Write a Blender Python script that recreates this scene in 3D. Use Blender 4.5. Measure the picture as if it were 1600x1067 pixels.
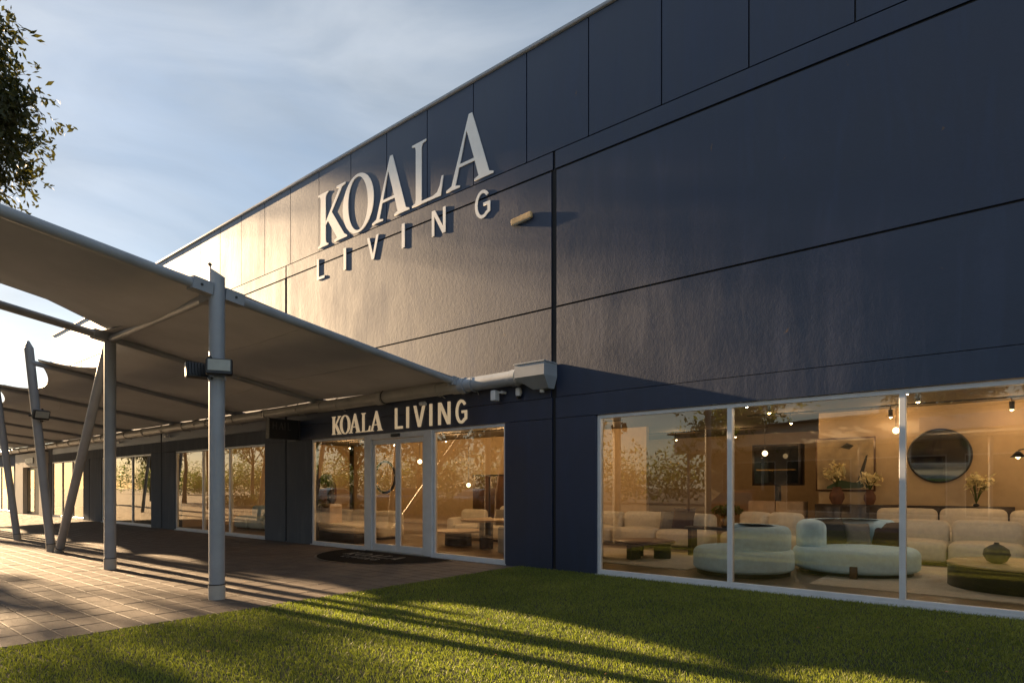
import bpy, bmesh, math, random
import numpy as np
from mathutils import Vector, Matrix, Euler
from math import radians as R, pi, sin, cos, tan

for o in list(bpy.data.objects): bpy.data.objects.remove(o)
scene = bpy.context.scene
C = scene.collection
random.seed(7); rng = np.random.default_rng(7)

# ------------------------------------------------------------------ camera
CAM_Y = -9.03
cd = bpy.data.cameras.new('camera'); cam = bpy.data.objects.new('camera', cd); C.objects.link(cam)
cam.location = (0, CAM_Y, 1.5); cam.rotation_euler = (R(90), 0, R(39.66))
cd.sensor_width = 36; cd.lens = 21.6; cd.shift_y = 0.1416; cd.clip_start = .05; cd.clip_end = 2000
scene.camera = cam

# ------------------------------------------------------------------ sky, sun, exposure
SUN_EL, SUN_INC = R(15.5), R(4.4)
w = bpy.data.worlds.new('World'); scene.world = w; w.use_nodes = True
nt = w.node_tree; nt.nodes.clear()
def wn(t, **k):
    n = nt.nodes.new(t)
    for a, b in k.items(): setattr(n, a, b)
    return n
sky = wn('ShaderNodeTexSky', sky_type='NISHITA', sun_disc=False, sun_elevation=SUN_EL,
         sun_rotation=R(270) - SUN_INC, altitude=50, air_density=1.0, dust_density=.35, ozone_density=1.6)
tc = wn('ShaderNodeTexCoord'); mp = wn('ShaderNodeMapping')
mp.inputs['Scale'].default_value = (1.2, 1.2, 3.4); mp.inputs['Rotation'].default_value = (R(14), R(-18), R(30))
nz = wn('ShaderNodeTexNoise'); nz.inputs['Scale'].default_value = 1.5; nz.inputs['Detail'].default_value = 7; nz.inputs['Roughness'].default_value = .56
nz.inputs['Distortion'].default_value = .5
rp = wn('ShaderNodeValToRGB'); rp.color_ramp.elements[0].position = .36; rp.color_ramp.elements[1].position = .70
rp.color_ramp.elements[0].color = (.58, .58, .58, 1); rp.color_ramp.elements[1].color = (.95, .95, .95, 1)
br = wn('ShaderNodeMixRGB', blend_type='MIX'); br.inputs[0].default_value = .80      # thin cloud lit by the same sky
gr = wn('ShaderNodeMixRGB', blend_type='MULTIPLY'); gr.inputs[0].default_value = 1; gr.inputs[2].default_value = (1.45, 1.32, 1.22, 1)
nz2 = wn('ShaderNodeTexNoise'); nz2.inputs['Scale'].default_value = 2.3; nz2.inputs['Detail'].default_value = 6; nz2.inputs['Distortion'].default_value = .8
rp2 = wn('ShaderNodeValToRGB'); rp2.color_ramp.elements[0].position = .35; rp2.color_ramp.elements[1].position = .68
rp2.color_ramp.elements[0].color = (.19, .215, .24, 1); rp2.color_ramp.elements[1].color = (.345, .36, .37, 1)
sc10 = wn('ShaderNodeMixRGB', blend_type='MULTIPLY'); sc10.inputs[0].default_value = 1; sc10.inputs[2].default_value = (10, 10, 10, 1)
mx = wn('ShaderNodeMixRGB'); bg = wn('ShaderNodeBackground'); ow = wn('ShaderNodeOutputWorld')
bg.inputs['Strength'].default_value = .05
L = nt.links.new
L(tc.outputs['Generated'], mp.inputs[0]); L(mp.outputs[0], nz.inputs['Vector']); L(nz.outputs['Fac'], rp.inputs[0])
L(mp.outputs[0], nz2.inputs['Vector']); L(nz2.outputs['Fac'], rp2.inputs[0]); L(rp2.outputs[0], sc10.inputs[1]); L(sc10.outputs[0], br.inputs[2])
L(sky.outputs[0], gr.inputs[1]); L(gr.outputs[0], br.inputs[1])
L(rp.outputs[0], mx.inputs[0]); L(sky.outputs[0], mx.inputs[1]); L(br.outputs[0], mx.inputs[2])
L(mx.outputs[0], bg.inputs[0]); L(bg.outputs[0], ow.inputs[0])

sd = bpy.data.lights.new('sun', 'SUN'); sun = bpy.data.objects.new('sun', sd); C.objects.link(sun)
sd.energy = 5.0; sd.angle = R(.6); sd.color = (1, .685, .385)
ldir = Vector((cos(SUN_EL)*cos(SUN_INC), cos(SUN_EL)*sin(SUN_INC), -sin(SUN_EL)))
sun.rotation_euler = ldir.to_track_quat('-Z', 'Y').to_euler(); sun.location = (-60, -12, 20)
scene.view_settings.view_transform = 'Standard'; scene.view_settings.look = 'None'
scene.view_settings.exposure = 2.0; scene.view_settings.gamma = 1; scene.view_settings.use_curve_mapping = False
scene.render.engine = 'CYCLES'
scene.cycles.max_bounces = 8; scene.cycles.transparent_max_bounces = 16

# ------------------------------------------------------------------ materials
MATS = {}
class NB:
    def __init__(s, name):
        s.m = bpy.data.materials.new(name); s.m.use_nodes = True; s.t = s.m.node_tree; s.b = s.t.nodes['Principled BSDF']; s.out = s.t.nodes['Material Output']
        s.co = s.n('ShaderNodeTexCoord').outputs['Object']; MATS[name] = s.m
    def n(s, t, **k):
        x = s.t.nodes.new(t)
        for a, b in k.items(): setattr(x, a, b)
        return x
    def l(s, a, b): s.t.links.new(a, b)
    def noise(s, scale, detail=4, rough=.55, stretch=(1, 1, 1), dist=0, world=False):
        m = s.n('ShaderNodeMapping'); m.inputs['Scale'].default_value = stretch
        co = s.n('ShaderNodeNewGeometry').outputs['Position'] if world else s.co
        s.l(co, m.inputs[0]); x = s.n('ShaderNodeTexNoise'); s.l(m.outputs[0], x.inputs['Vector'])
        x.inputs['Scale'].default_value = scale; x.inputs['Detail'].default_value = detail; x.inputs['Roughness'].default_value = rough; x.inputs['Distortion'].default_value = dist
        return x.outputs['Fac']
    def ramp(s, f, stops):
        r = s.n('ShaderNodeValToRGB'); e = r.color_ramp.elements
        e[0].position, e[0].color = stops[0][0], tuple(stops[0][1]) + (1,)
        e[1].position, e[1].color = stops[-1][0], tuple(stops[-1][1]) + (1,)
        for p, c_ in stops[1:-1]:
            q = e.new(p); q.color = tuple(c_) + (1,)
        s.l(f, r.inputs[0]); return r.outputs[0]
    def val(s, f, a, b, lo=0., hi=1.):
        m = s.n('ShaderNodeMapRange'); s.l(f, m.inputs[0]); m.inputs[1].default_value = lo; m.inputs[2].default_value = hi; m.inputs[3].default_value = a; m.inputs[4].default_value = b
        return m.outputs[0]
    def mix(s, f, a, b, mode='MIX'):
        x = s.n('ShaderNodeMixRGB', blend_type=mode)
        for i, v in ((0, f), (1, a), (2, b)):
            if isinstance(v, (int, float)): x.inputs[i].default_value = v
            elif isinstance(v, tuple): x.inputs[i].default_value = v + (1,)
            else: s.l(v, x.inputs[i])
        return x.outputs[0]
    def bump(s, f, strength=.3, dist=.01, prev=None):
        b = s.n('ShaderNodeBump'); b.inputs['Strength'].default_value = strength; b.inputs['Distance'].default_value = dist
        s.l(f, b.inputs['Height'])
        if prev is not None: s.l(prev, b.inputs['Normal'])
        return b.outputs[0]
    def set(s, col=None, rough=None, nrm=None, **k):
        for nm, v in (('Base Color', col), ('Roughness', rough), ('Normal', nrm)) + tuple((a.replace('_', ' '), b) for a, b in k.items()):
            if v is None: continue
            i = s.b.inputs[nm]
            if isinstance(v, (int, float)): i.default_value = v
            elif isinstance(v, tuple): i.default_value = v + (1,) if len(v) == 3 and i.type == 'RGBA' else v
            else: s.l(v, i)
        return s.m
def simple(name, col, rough=.5, var=.12, scale=6, bump=0., metal=0., **k):
    a = NB(name); f = a.noise(scale, 5)
    lo = tuple(max(0, x*(1-var)) for x in col); hi = tuple(min(1, x*(1+var)) for x in col)
    c_ = a.ramp(f, [(.3, lo), (.7, hi)])
    nr = a.bump(a.noise(scale*9, 3), bump, .004) if bump else None
    return a.set(c_, a.val(f, max(0, rough-.06), min(1, rough+.06)), nr, Metallic=metal, **k)

# precast concrete painted navy, with runs and chips
def wall_paint(name, base, dark, rough, spec=.6):
    a = NB(name)
    big = a.noise(.45, 5, .6, world=True); run = a.noise(1.3, 7, .66, (2.2, 2.2, .30), .6, world=True); fine = a.noise(40, 5, .6, world=True)
    c1 = a.ramp(big, [(.3, dark), (.7, base)])
    c1 = a.mix(a.val(run, 0, .5, .5, .8), c1, tuple(x*1.7+.006 for x in base))
    chip = a.noise(3.3, 6, .72, (1, 1, .7), .4, world=True)
    c1 = a.mix(a.val(chip, 0, 1, .69, .71), c1, (.08, .045, .025))
    rr = a.mix(.5, a.val(run, rough-.08, rough+.08, .3, .7), a.val(big, rough-.10, rough+.12, .3, .7))
    pits = a.noise(13, 7, .62, (1, 1, .8), .15, world=True)
    n1 = a.bump(a.noise(1.1, 6, .62, world=True), .15, .02); n2 = a.bump(pits, .36, .006, n1); n3 = a.bump(fine, .35, .003, n2)
    df = a.n('ShaderNodeBsdfDiffuse'); gl = a.n('ShaderNodeBsdfGlossy', distribution='BECKMANN'); gl.inputs[0].default_value = (.90, .92, .96, 1)
    fr = a.n('ShaderNodeFresnel'); fr.inputs[0].default_value = 1.5; mm = a.n('ShaderNodeMath', operation='MULTIPLY'); mm.use_clamp = True; mm.inputs[1].default_value = spec; a.l(fr.outputs[0], mm.inputs[0])
    a.l(c1, df.inputs[0]); a.l(rr, gl.inputs['Roughness']); a.l(n3, df.inputs['Normal']); a.l(n3, gl.inputs['Normal'])
    x = a.n('ShaderNodeMixShader'); a.l(mm.outputs[0], x.inputs[0]); a.l(df.outputs[0], x.inputs[1]); a.l(gl.outputs[0], x.inputs[2]); a.l(x.outputs[0], a.out.inputs[0]); a.t.nodes.remove(a.b)
    return a.m
wall_paint('navy_wall', (.0012, .0135, .052), (.0007, .0085, .034), .585, 1.5)
wall_paint('slate_wall', (.120, .130, .145), (.092, .101, .116), .8, .15)
simple('joint', (.012, .012, .014), .8)
simple('white_frame', (.62, .63, .65), .35, .06)
simple('letter_white', (.86, .84, .80), .5, .03)
a = NB('letter_cream'); a.set((.80, .66, .46), .45, None, Emission_Color=(1, .74, .45, 1), Emission_Strength=.08)
simple('steel_paint', (.30, .325, .36), .38, .10, 3, .05)
simple('pvc', (.40, .385, .35), .42, .14, 2.5)
simple('pvc_blue', (.30, .33, .37), .38, .10, 2.5)
simple('black_plastic', (.012, .012, .013), .4)
simple('dark_metal', (.03, .03, .03), .4)
simple('lens', (.34, .35, .31), .2)
simple('roof_sheet', (.25, .27, .29), .5)
a = NB('fabric')
f = a.noise(1.1, 5, .6, world=True); fi = a.noise(90, 2)
tr = a.n('ShaderNodeBsdfTranslucent'); ad = a.n('ShaderNodeMixShader'); ad.inputs[0].default_value = .20
a.set(a.ramp(f, [(.3, (.37, .395, .425)), (.7, (.47, .495, .525))]), .8, a.bump(fi, .1, .002))
tr.inputs[0].default_value = (.52, .49, .45, 1)
a.l(a.b.outputs[0], ad.inputs[1]); a.l(tr.outputs[0], ad.inputs[2]); a.l(ad.outputs[0], a.out.inputs[0])
# glass
def glass_mat(name, tint, boost, add=.035):
    a = NB(name)
    fr = a.n('ShaderNodeFresnel'); fr.inputs[0].default_value = 1.52
    m = a.n('ShaderNodeMath', operation='MULTIPLY_ADD'); m.use_clamp = True; m.inputs[1].default_value = boost; m.inputs[2].default_value = add; a.l(fr.outputs[0], m.inputs[0])
    t = a.n('ShaderNodeBsdfTransparent'); t.inputs[0].default_value = tint + (1,)
    g = a.n('ShaderNodeBsdfGlossy'); g.inputs['Roughness'].default_value = .0; g.inputs[0].default_value = (.98, .90, .76, 1)
    wv = a.noise(.7, 2, .5, world=True); a.l(a.bump(wv, .03, .02), g.inputs['Normal'])
    x = a.n('ShaderNodeMixShader'); a.l(m.outputs[0], x.inputs[0]); a.l(t.outputs[0], x.inputs[1]); a.l(g.outputs[0], x.inputs[2]); a.l(x.outputs[0], a.out.inputs[0])
glass_mat('glass', (.92, .92, .88), 2.0, .06)
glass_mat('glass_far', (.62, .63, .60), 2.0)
# pavers
a = NB('paver')
oi = a.n('ShaderNodeObjectInfo').outputs['Random']
f = a.noise(2.1, 6, .65, world=True); g = a.noise(38, 4, .7, world=True)
c1 = a.ramp(f, [(.28, (.080, .063, .053)), (.52, (.122, .096, .078)), (.76, (.165, .130, .103))])
c1 = a.mix(.35, c1, a.ramp(oi, [(0, (.085, .069, .060)), (.5, (.128, .100, .081)), (1, (.175, .137, .107))]))
n1 = a.bump(a.noise(5, 5, .6, (1, 3.2, 1), .3, world=True), .5, .012); a.set(c1, a.val(g, .62, .85, .3, .7), a.bump(g, .35, .003, n1), Specular_IOR_Level=.3)
simple('mortar', (.09, .078, .068), .95, .2, 8, .3)
a = NB('asphalt'); g = a.noise(60, 3, .7, world=True); f = a.noise(.25, 4, world=True)
a.set(a.mix(.4, a.ramp(g, [(.3, (.06, .06, .06)), (.7, (.11, .107, .10))]), a.ramp(f, [(.3, (.06, .06, .061)), (.7, (.10, .098, .094))])), .8, a.bump(g, .5, .004))
a = NB('soil'); g = a.noise(30, 4, .7, world=True); a.set(a.ramp(g, [(.3, (.018, .024, .008)), (.7, (.04, .05, .016))]), .95, a.bump(g, .6, .01))
def leafy(name, c0, c1, trans, mixf, scale=1.6):
    a = NB(name); f = a.noise(scale, 4, .6, world=True); gI = a.n('ShaderNodeNewGeometry').outputs['Random Per Island']
    cc = a.mix(.55, a.ramp(f, [(.3, c0), (.7, c1)]), a.ramp(gI, [(0, c0), (.8, c1), (1, tuple(min(1, x*1.5) for x in c1))]))
    a.set(cc, .5, None, Specular_IOR_Level=.35); t = a.n('ShaderNodeBsdfTranslucent'); a.l(a.mix(1., cc, trans, 'MULTIPLY'), t.inputs[0])
    x = a.n('ShaderNodeMixShader'); x.inputs[0].default_value = mixf; a.l(a.b.outputs[0], x.inputs[1]); a.l(t.outputs[0], x.inputs[2]); a.l(x.outputs[0], a.out.inputs[0])
leafy('grass', (.06, .088, .014), (.235, .25, .055), (1.9, 2.1, 1.0), .38, .9)
leafy('leaf_dark', (.020, .030, .010), (.050, .056, .018), (2.2, 1.8, .9), .28)
leafy('leaf_green', (.035, .065, .018), (.09, .13, .03), (2.2, 2.0, 1.0), .4)
leafy('leaf_gold', (.07, .075, .018), (.17, .14, .03), (2.2, 1.8, .8), .4)
simple('dry_leaf', (.30, .13, .04), .7, .4, 3)
simple('bark', (.10, .075, .055), .9, .35, 5, .6)
simple('mat_black', (.008, .008, .009), .95, .3, 30, .4, Specular_IOR_Level=.08)
simple('mat_text', (.20, .185, .16), .9)
# interior
simple('floor_wood', (.17, .125, .085), .38, .2, 2.5)
simple('inner_wall', (.52, .38, .22), .8, .06)
simple('ceiling_paint', (.16, .14, .12), .85, .05)
simple('cream_boucle', (.66, .60, .50), .95, .08, 14, .5)
simple('white_boucle_skylit', (.54, .74, .86), .95, .08, 14, .5)  # white fabric, blue skylight from the windows put into its colour
simple('grey_boucle', (.30, .30, .29), .95, .08, 14, .5)
simple('dark_wood', (.028, .018, .013), .35, .3, 5)
simple('brown_wood', (.11, .055, .028), .35, .3, 4)
simple('light_wood', (.42, .30, .19), .45, .2, 4)
simple('lamp_sunlit_tan', (.62, .42, .20), .45, .25, 9)  # golden sunlight put into the colour of the wall light housing
simple('cushion_brown', (.055, .022, .012), .85, .2, 10, .2)
simple('cushion_dark', (.016, .016, .018), .85, .2, 10, .2)
simple('cushion_grey', (.20, .18, .16), .9, .2, 10, .2)
simple('rug', (.56, .50, .41), .98, .1, 18, .5)
simple('stone_vase', (.085, .08, .078), .7, .2, 8, .3)
simple('terracotta', (.13, .055, .03), .7, .2, 8, .2)
simple('flower', (.72, .62, .32), .7, .3, 30)
simple('canvas', (.40, .30, .17), .7, .4, 3)
simple('paint_dark', (.03, .03, .02), .7); simple('paint_green', (.05, .09, .045), .7)
simple('brass', (.55, .36, .14), .25, .05, 5, 0., 1.)
a = NB('mirror_glass'); a.set((.75, .82, .80), .03, None, Metallic=1.)
a = NB('bulb'); a.set((1, .85, .6), .4, None, Emission_Color=(1, .72, .38, 1), Emission_Strength=2.5)
a = NB('globe_glass'); a.set((1, .85, .6), .3, None, Emission_Color=(1, .68, .34, 1), Emission_Strength=1.6)
a = NB('tube_lamp'); a.set((1, .85, .6), .4, None, Emission_Color=(1, .74, .42, 1), Emission_Strength=3.)
simple('curtain', (.36, .33, .27), .9, .15, 4)
simple('render_white', (.80, .78, .73), .7, .06, 2)
simple('portal_white', (.58, .55, .49), .6, .06, 2)
simple('brick_brown', (.34, .30, .26), .8, .2, 3)
simple('sign_blue', (.05, .12, .30), .4)
simple('tyre', (.015, .015, .015), .8); simple('rim', (.45, .45, .46), .25, .05, 4, 0., 1.)
for nm, c_ in (('car_white', (.65, .66, .67)), ('car_silver', (.30, .32, .35)), ('car_red', (.30, .03, .02)), ('car_blue', (.03, .07, .18))):
    simple(nm, c_, .25, .04, 2, 0., .2, Coat_Weight=.6)
a = NB('car_glass'); a.set((.01, .012, .014), .05)
a = NB('tail_red'); a.set((.35, .01, .01), .2)

# ------------------------------------------------------------------ mesh helpers
class MB:
    def __init__(s): s.v = []; s.f = []
    def add(s, vs, fs):
        o = len(s.v); s.v += [tuple(p) for p in vs]; s.f += [tuple(i+o for i in q) for q in fs]; return s
    def box(s, x0, x1, y0, y1, z0, z1):
        return s.add([(x, y, z) for x in (x0, x1) for y in (y0, y1) for z in (z0, z1)],
                     [(0, 1, 3, 2), (4, 6, 7, 5), (0, 4, 5, 1), (2, 3, 7, 6), (0, 2, 6, 4), (1, 5, 7, 3)])
    def bbox(s, x0, x1, y0, y1, z0, z1, b):
        """box with all twelve edges chamfered"""
        bm = bmesh.new(); bmesh.ops.create_cube(bm, size=1)
        for v in bm.verts:
            v.co = ((x0+x1)/2+v.co.x*(x1-x0), (y0+y1)/2+v.co.y*(y1-y0), (z0+z1)/2+v.co.z*(z1-z0))
        bmesh.ops.bevel(bm, geom=bm.edges[:], offset=b, segments=1, affect='EDGES', profile=.5)
        bm.verts.index_update(); s.add([v.co[:] for v in bm.verts], [[v.index for v in q.verts] for q in bm.faces]); bm.free(); return s
    def bar(s, p, q, wx, wz, up=(0, 0, 1)):
        p, q = Vector(p), Vector(q); d = (q-p).normalized(); u = Vector(up); r = d.cross(u).normalized(); u = r.cross(d)
        vs = [a_+r*i*wx/2+u*j*wz/2 for a_ in (p, q) for i, j in ((-1, -1), (1, -1), (1, 1), (-1, 1))]
        return s.add(vs, [(0, 1, 2, 3), (7, 6, 5, 4), (0, 4, 5, 1), (1, 5, 6, 2), (2, 6, 7, 3), (3, 7, 4, 0)])
    def tube(s, pts, rad, n=12, cap=True):
        pts = [Vector(p) for p in pts]; k = len(pts); rad = rad if isinstance(rad, (list, tuple)) else [rad]*k
        vs = []; prev = None
        for i, p in enumerate(pts):
            d = (pts[min(i+1, k-1)]-pts[max(i-1, 0)]).normalized()
            if prev is None:
                r = d.cross(Vector((0, 0, 1)) if abs(d.z) < .95 else Vector((1, 0, 0))).normalized()
            else:
                r = (prev-d*prev.dot(d)).normalized()
            prev = r; u = d.cross(r)
            vs += [p+(r*cos(2*pi*j/n)+u*sin(2*pi*j/n))*rad[i] for j in range(n)]
        fs = [(i*n+j, i*n+(j+1) % n, (i+1)*n+(j+1) % n, (i+1)*n+j) for i in range(k-1) for j in range(n)]
        if cap: fs += [tuple(range(n))[::-1], tuple((k-1)*n+j for j in range(n))]
        return s.add(vs, fs)
    def lathe(s, prof, n=24, c=(0, 0, 0)):
        vs = [(c[0]+r*cos(2*pi*j/n), c[1]+r*sin(2*pi*j/n), c[2]+z) for r, z in prof for j in range(n)]; k = len(prof)
        fs = [(i*n+j, i*n+(j+1) % n, (i+1)*n+(j+1) % n, (i+1)*n+j) for i in range(k-1) for j in range(n)]
        return s.add(vs, fs + [tuple(range(n))[::-1], tuple((k-1)*n+j for j in range(n))])
    def prism(s, pts, z0, z1):
        n = len(pts)
        return s.add([(x, y, z) for z in (z0, z1) for x, y in pts], [tuple(range(n))[::-1], tuple(range(n, 2*n))] + [(j, (j+1) % n, n+(j+1) % n, n+j) for j in range(n)])
    def puff(s, pts, z0, z1, r, n=5, dome=0.):
        """upholstered shape: the outline pts drawn up with rounded lower and upper edges"""
        P = np.array(pts, float); k = len(P)
        T = np.roll(P, -1, 0)-np.roll(P, 1, 0); N = np.stack([T[:, 1], -T[:, 0]], 1); N /= np.linalg.norm(N, axis=1)[:, None]+1e-9
        A = np.sum(P[:, 0]*np.roll(P[:, 1], -1)-P[:, 1]*np.roll(P[:, 0], -1))
        if A < 0: N = -N
        rings = []
        for i in range(n+1):
            t = i/n*pi/2; rings.append((r*(1-sin(t)), z0+r*.6*(1-cos(t))))
        for i in range(n+1):
            t = i/n*pi/2; rings.append((r*(1-cos(t)), z1-r*(1-sin(t))))
        c0 = P.mean(0); vs = []
        for ins, z in rings:
            for q in P-N*ins: vs.append((q[0], q[1], z))
        for sc, dz in ((.6, .6), (.25, 1)):
            for q in (P-N*r-c0)*sc+c0: vs.append((q[0], q[1], z1+dome*dz))
        m = len(rings)+2; o = len(s.v)
        fs = [(i*k+j, i*k+(j+1) % k, (i+1)*k+(j+1) % k, (i+1)*k+j) for i in range(m-1) for j in range(k)]
        fs += [tuple(range(k))[::-1], tuple((m-1)*k+j for j in range(k))]
        if A < 0: fs = [q[::-1] for q in fs]
        return s.add(vs, fs)
    def build(s, name, mat, parent=None, smooth=None, loc=None):
        me = bpy.data.meshes.new(name); me.from_pydata(s.v, [], s.f); me.update()
        return link_mesh(name, me, mat, parent, smooth, loc)
def link_mesh(name, me, mat, parent=None, smooth=None, loc=None):
    if mat and not me.materials: me.materials.append(MATS[mat])
    if smooth is not None:
        me.shade_smooth()
        if smooth < 170: me.set_sharp_from_angle(angle=R(smooth))
    o = bpy.data.objects.new(name, me); C.objects.link(o)
    if parent: o.parent = parent
    if loc: o.location = loc
    return o
def tag(o, label=None, cat=None, group=None, kind=None):
    for k_, v in (('label', label), ('category', cat), ('group', group), ('kind', kind)):
        if v: o[k_] = v
    return o
def thing(name, label, cat, loc=(0, 0, 0), rz=0, group=None):
    o = bpy.data.objects.new(name, None); C.objects.link(o); o.location = loc; o.rotation_euler = (0, 0, rz); o.empty_display_size = .2
    return tag(o, label, cat, group)
def copy_tree(o, parent=None):
    c_ = o.copy(); C.objects.link(c_); c_.parent = parent
    for ch in list(o.children): copy_tree(ch, c_)
    return c_
def grid_mesh(name, P, mat, parent, thick=0, smooth=170):
    """surface from a grid of points P[i][j], given a real thickness"""
    n, m = len(P), len(P[0]); vs = [tuple(p) for r in P for p in r]
    fs = [(i*m+j, (i+1)*m+j, (i+1)*m+j+1, i*m+j+1) for i in range(n-1) for j in range(m-1)]
    if thick:
        o = len(vs); vs += [(x, y, z-thick) for x, y, z in vs]; fs += [tuple(q+o for q in f_)[::-1] for f_ in fs]
        rim = [(i, 0) for i in range(n)] + [(n-1, j) for j in range(1, m)] + [(i, m-1) for i in range(n-2, -1, -1)] + [(0, j) for j in range(m-2, 0, -1)]
        idx = [i*m+j for i, j in rim]
        fs += [(idx[q], idx[(q+1) % len(idx)], idx[(q+1) % len(idx)]+o, idx[q]+o) for q in range(len(idx))]
    me = bpy.data.meshes.new(name); me.from_pydata(vs, [], fs); me.update()
    return link_mesh(name, me, mat, parent, 60 if thick else smooth)
def rrect(wd, dp, r, n=6, cx=0, cy=0, rot=0):
    pts = []
    for sx, sy, a0 in ((1, 1, 0), (-1, 1, 90), (-1, -1, 180), (1, -1, 270)):
        for i in range(n+1):
            t = R(a0+90*i/n); pts.append((sx*(wd/2-r)+r*cos(t), sy*(dp/2-r)+r*sin(t)))
    return [(cx+x*cos(rot)-y*sin(rot), cy+x*sin(rot)+y*cos(rot)) for x, y in pts]
def ellipse(rx, ry, n=32, cx=0, cy=0, rot=0):
    return [(cx+rx*cos(t)*cos(rot)-ry*sin(t)*sin(rot), cy+rx*cos(t)*sin(rot)+ry*sin(t)*cos(rot)) for t in [2*pi*i/n for i in range(n)]]
def arcband(r0, r1, a0, a1, n=14, cx=0, cy=0):
    A = [R(a0+(a1-a0)*i/n) for i in range(n+1)]; mid = (r0+r1)/2; h = (r1-r0)/2
    out = [(cx+r1*cos(t), cy+r1*sin(t)) for t in A]
    e = [(cx+mid*cos(A[-1])+h*cos(A[-1]+q), cy+mid*sin(A[-1])+h*sin(A[-1]+q)) for q in [pi*i/6 for i in range(1, 6)]]
    inn = [(cx+r0*cos(t), cy+r0*sin(t)) for t in A[::-1]]
    s_ = [(cx+mid*cos(A[0])+h*cos(A[0]+pi+q), cy+mid*sin(A[0])+h*sin(A[0]+pi+q)) for q in [pi*i/6 for i in range(1, 6)]]
    return out+e+inn+s_

# ------------------------------------------------------------------ ground
def sheet(name, x0, x1, y0, y1, z, mat, kind='structure'):
    o = MB().add([(x0, y0, z), (x1, y0, z), (x1, y1, z), (x0, y1, z)], [(0, 1, 2, 3)]).build(name, mat); return tag(o, kind=kind)
sheet('ground', -500, 500, -500, 500, -.06, 'asphalt')
pav = sheet('paving', -58, -7.32, -11.2, .02, -.010, 'mortar')
sheet('lawn_soil', -7.3, 12, -14.0, .02, -.006, 'soil')
k = MB(); k.box(-58, 12, -11.34, -11.2, -.06, .06)
PW, PD = .50, .25
pm = []
for q in range(6):
    e = .004+.0025*random.random(); m = MB()
    b = .007; bx_ = [(-PW/2+e, -PD/2+e), (PW/2-e, -PD/2+e), (PW/2-e, PD/2-e), (-PW/2+e, PD/2-e)]
    ti = [(x-math.copysign(b, x), y-math.copysign(b, y)) for x, y in bx_]
    zs = [random.uniform(-.0018, .0018) for _ in range(4)]
    m.add([(x, y, -.03) for x, y in bx_]+[(x, y, -.005) for x, y in bx_]+[(x, y, z) for (x, y), z in zip(ti, zs)],
          [(0, 1, 5, 4), (1, 2, 6, 5), (2, 3, 7, 6), (3, 0, 4, 7), (4, 5, 9, 8), (5, 6, 10, 9), (6, 7, 11, 10), (7, 4, 8, 11), (8, 9, 10, 11)])
    me = bpy.data.meshes.new('paver'); me.from_pydata(m.v, [], m.f); me.materials.append(MATS['paver']); pm.append((me, m))
spots = []
ny = int(11.1/PD)
for j in range(ny):
    y = -.16-PD*(j+.5)
    for i in range(100):
        x = -7.33-PW*(i+.5)-(PW/2 if j % 2 and False else 0)
        if x < -57: continue
        spots.append((x, y))
def vis_key(p):
    dx, dy = p[0], p[1]-CAM_Y; z = -.6383*dx+.7698*dy
    if z < .5: return 1e9
    u = (.7698*dx+.6383*dy)/z
    return z if -.86 < u < .2 else 1e8
spots.sort(key=vis_key)
far = MB()
for i, (x, y) in enumerate(spots):
    me, m = pm[random.randrange(6)]; dz = random.uniform(-.002, .002)
    if i < 300:
        o = bpy.data.objects.new('paver', me); C.objects.link(o); o.location = (x, y, dz); o.parent = pav
    else:
        far.add([(x+a_, y+b_, c_+dz) for a_, b_, c_ in m.v], m.f)
tag(far.build('far_pavers', 'paver', pav), kind='stuff')

# grass: blades as single faces
def grass_blades(name, n, x0, x1, y0, y1, h, wd, near):
    x = rng.uniform(x0, x1, n); y = rng.uniform(y0, y1, n)
    a_ = rng.uniform(0, 2*pi, n); hh = h*rng.uniform(.55, 1.25, n); lean = rng.uniform(.1, .9, n)*hh; la = rng.uniform(0, 2*pi, n)
    x = np.maximum(x, -7.30+.03*rng.random(n)+.02*np.sin(y*9)+.015*np.sin(y*23))
    B = np.stack([x, y, np.full(n, -.006)], 1); S = np.stack([np.cos(a_), np.sin(a_), np.zeros(n)], 1)*wd*.5
    M = B+np.stack([np.cos(la)*lean*.4, np.sin(la)*lean*.4, hh*.6], 1)
    T = B+np.stack([np.cos(la)*lean, np.sin(la)*lean, hh], 1)
    V = np.stack([B-S, B+S, M+S*.8, M-S*.8, T], 1).reshape(-1, 3)
    o5 = np.arange(n)*5
    me = bpy.data.meshes.new(name)
    F = [(i, i+1, i+2, i+3) for i in range(0)]
    loops = np.stack([o5, o5+1, o5+2, o5+3, o5+3, o5+2, o5+4], 1).reshape(-1)
    starts = np.stack([np.arange(n)*7, np.arange(n)*7+4], 1).reshape(-1); tot = np.tile([4, 3], n)
    me.vertices.add(len(V)); me.vertices.foreach_set('co', V.astype(np.float32).reshape(-1))
    me.loops.add(len(loops)); me.loops.foreach_set('vertex_index', loops.astype(np.int32))
    me.polygons.add(len(starts)); me.polygons.foreach_set('loop_start', starts.astype(np.int32)); me.polygons.foreach_set('loop_total', tot.astype(np.int32))
    me.update(calc_edges=True); me.validate()
    return link_mesh(name, me, 'grass')
lawn = grass_blades('lawn_grass', 230000, -7.3, 1.5, -8.2, .0, .032, .0065, True)
tag(lawn, 'short green lawn beside the paved walkway', 'grass', kind='stuff')
g2 = grass_blades('lawn_grass', 40000, 1.5, 12, -14, 0, .04, .012, False); g2.parent = lawn; tag(g2, kind='stuff')
g3 = grass_blades('lawn_grass', 40000, -7.3, 1.5, -14, -8.2, .036, .01, False); g3.parent = lawn; tag(g3, kind='stuff')

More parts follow.
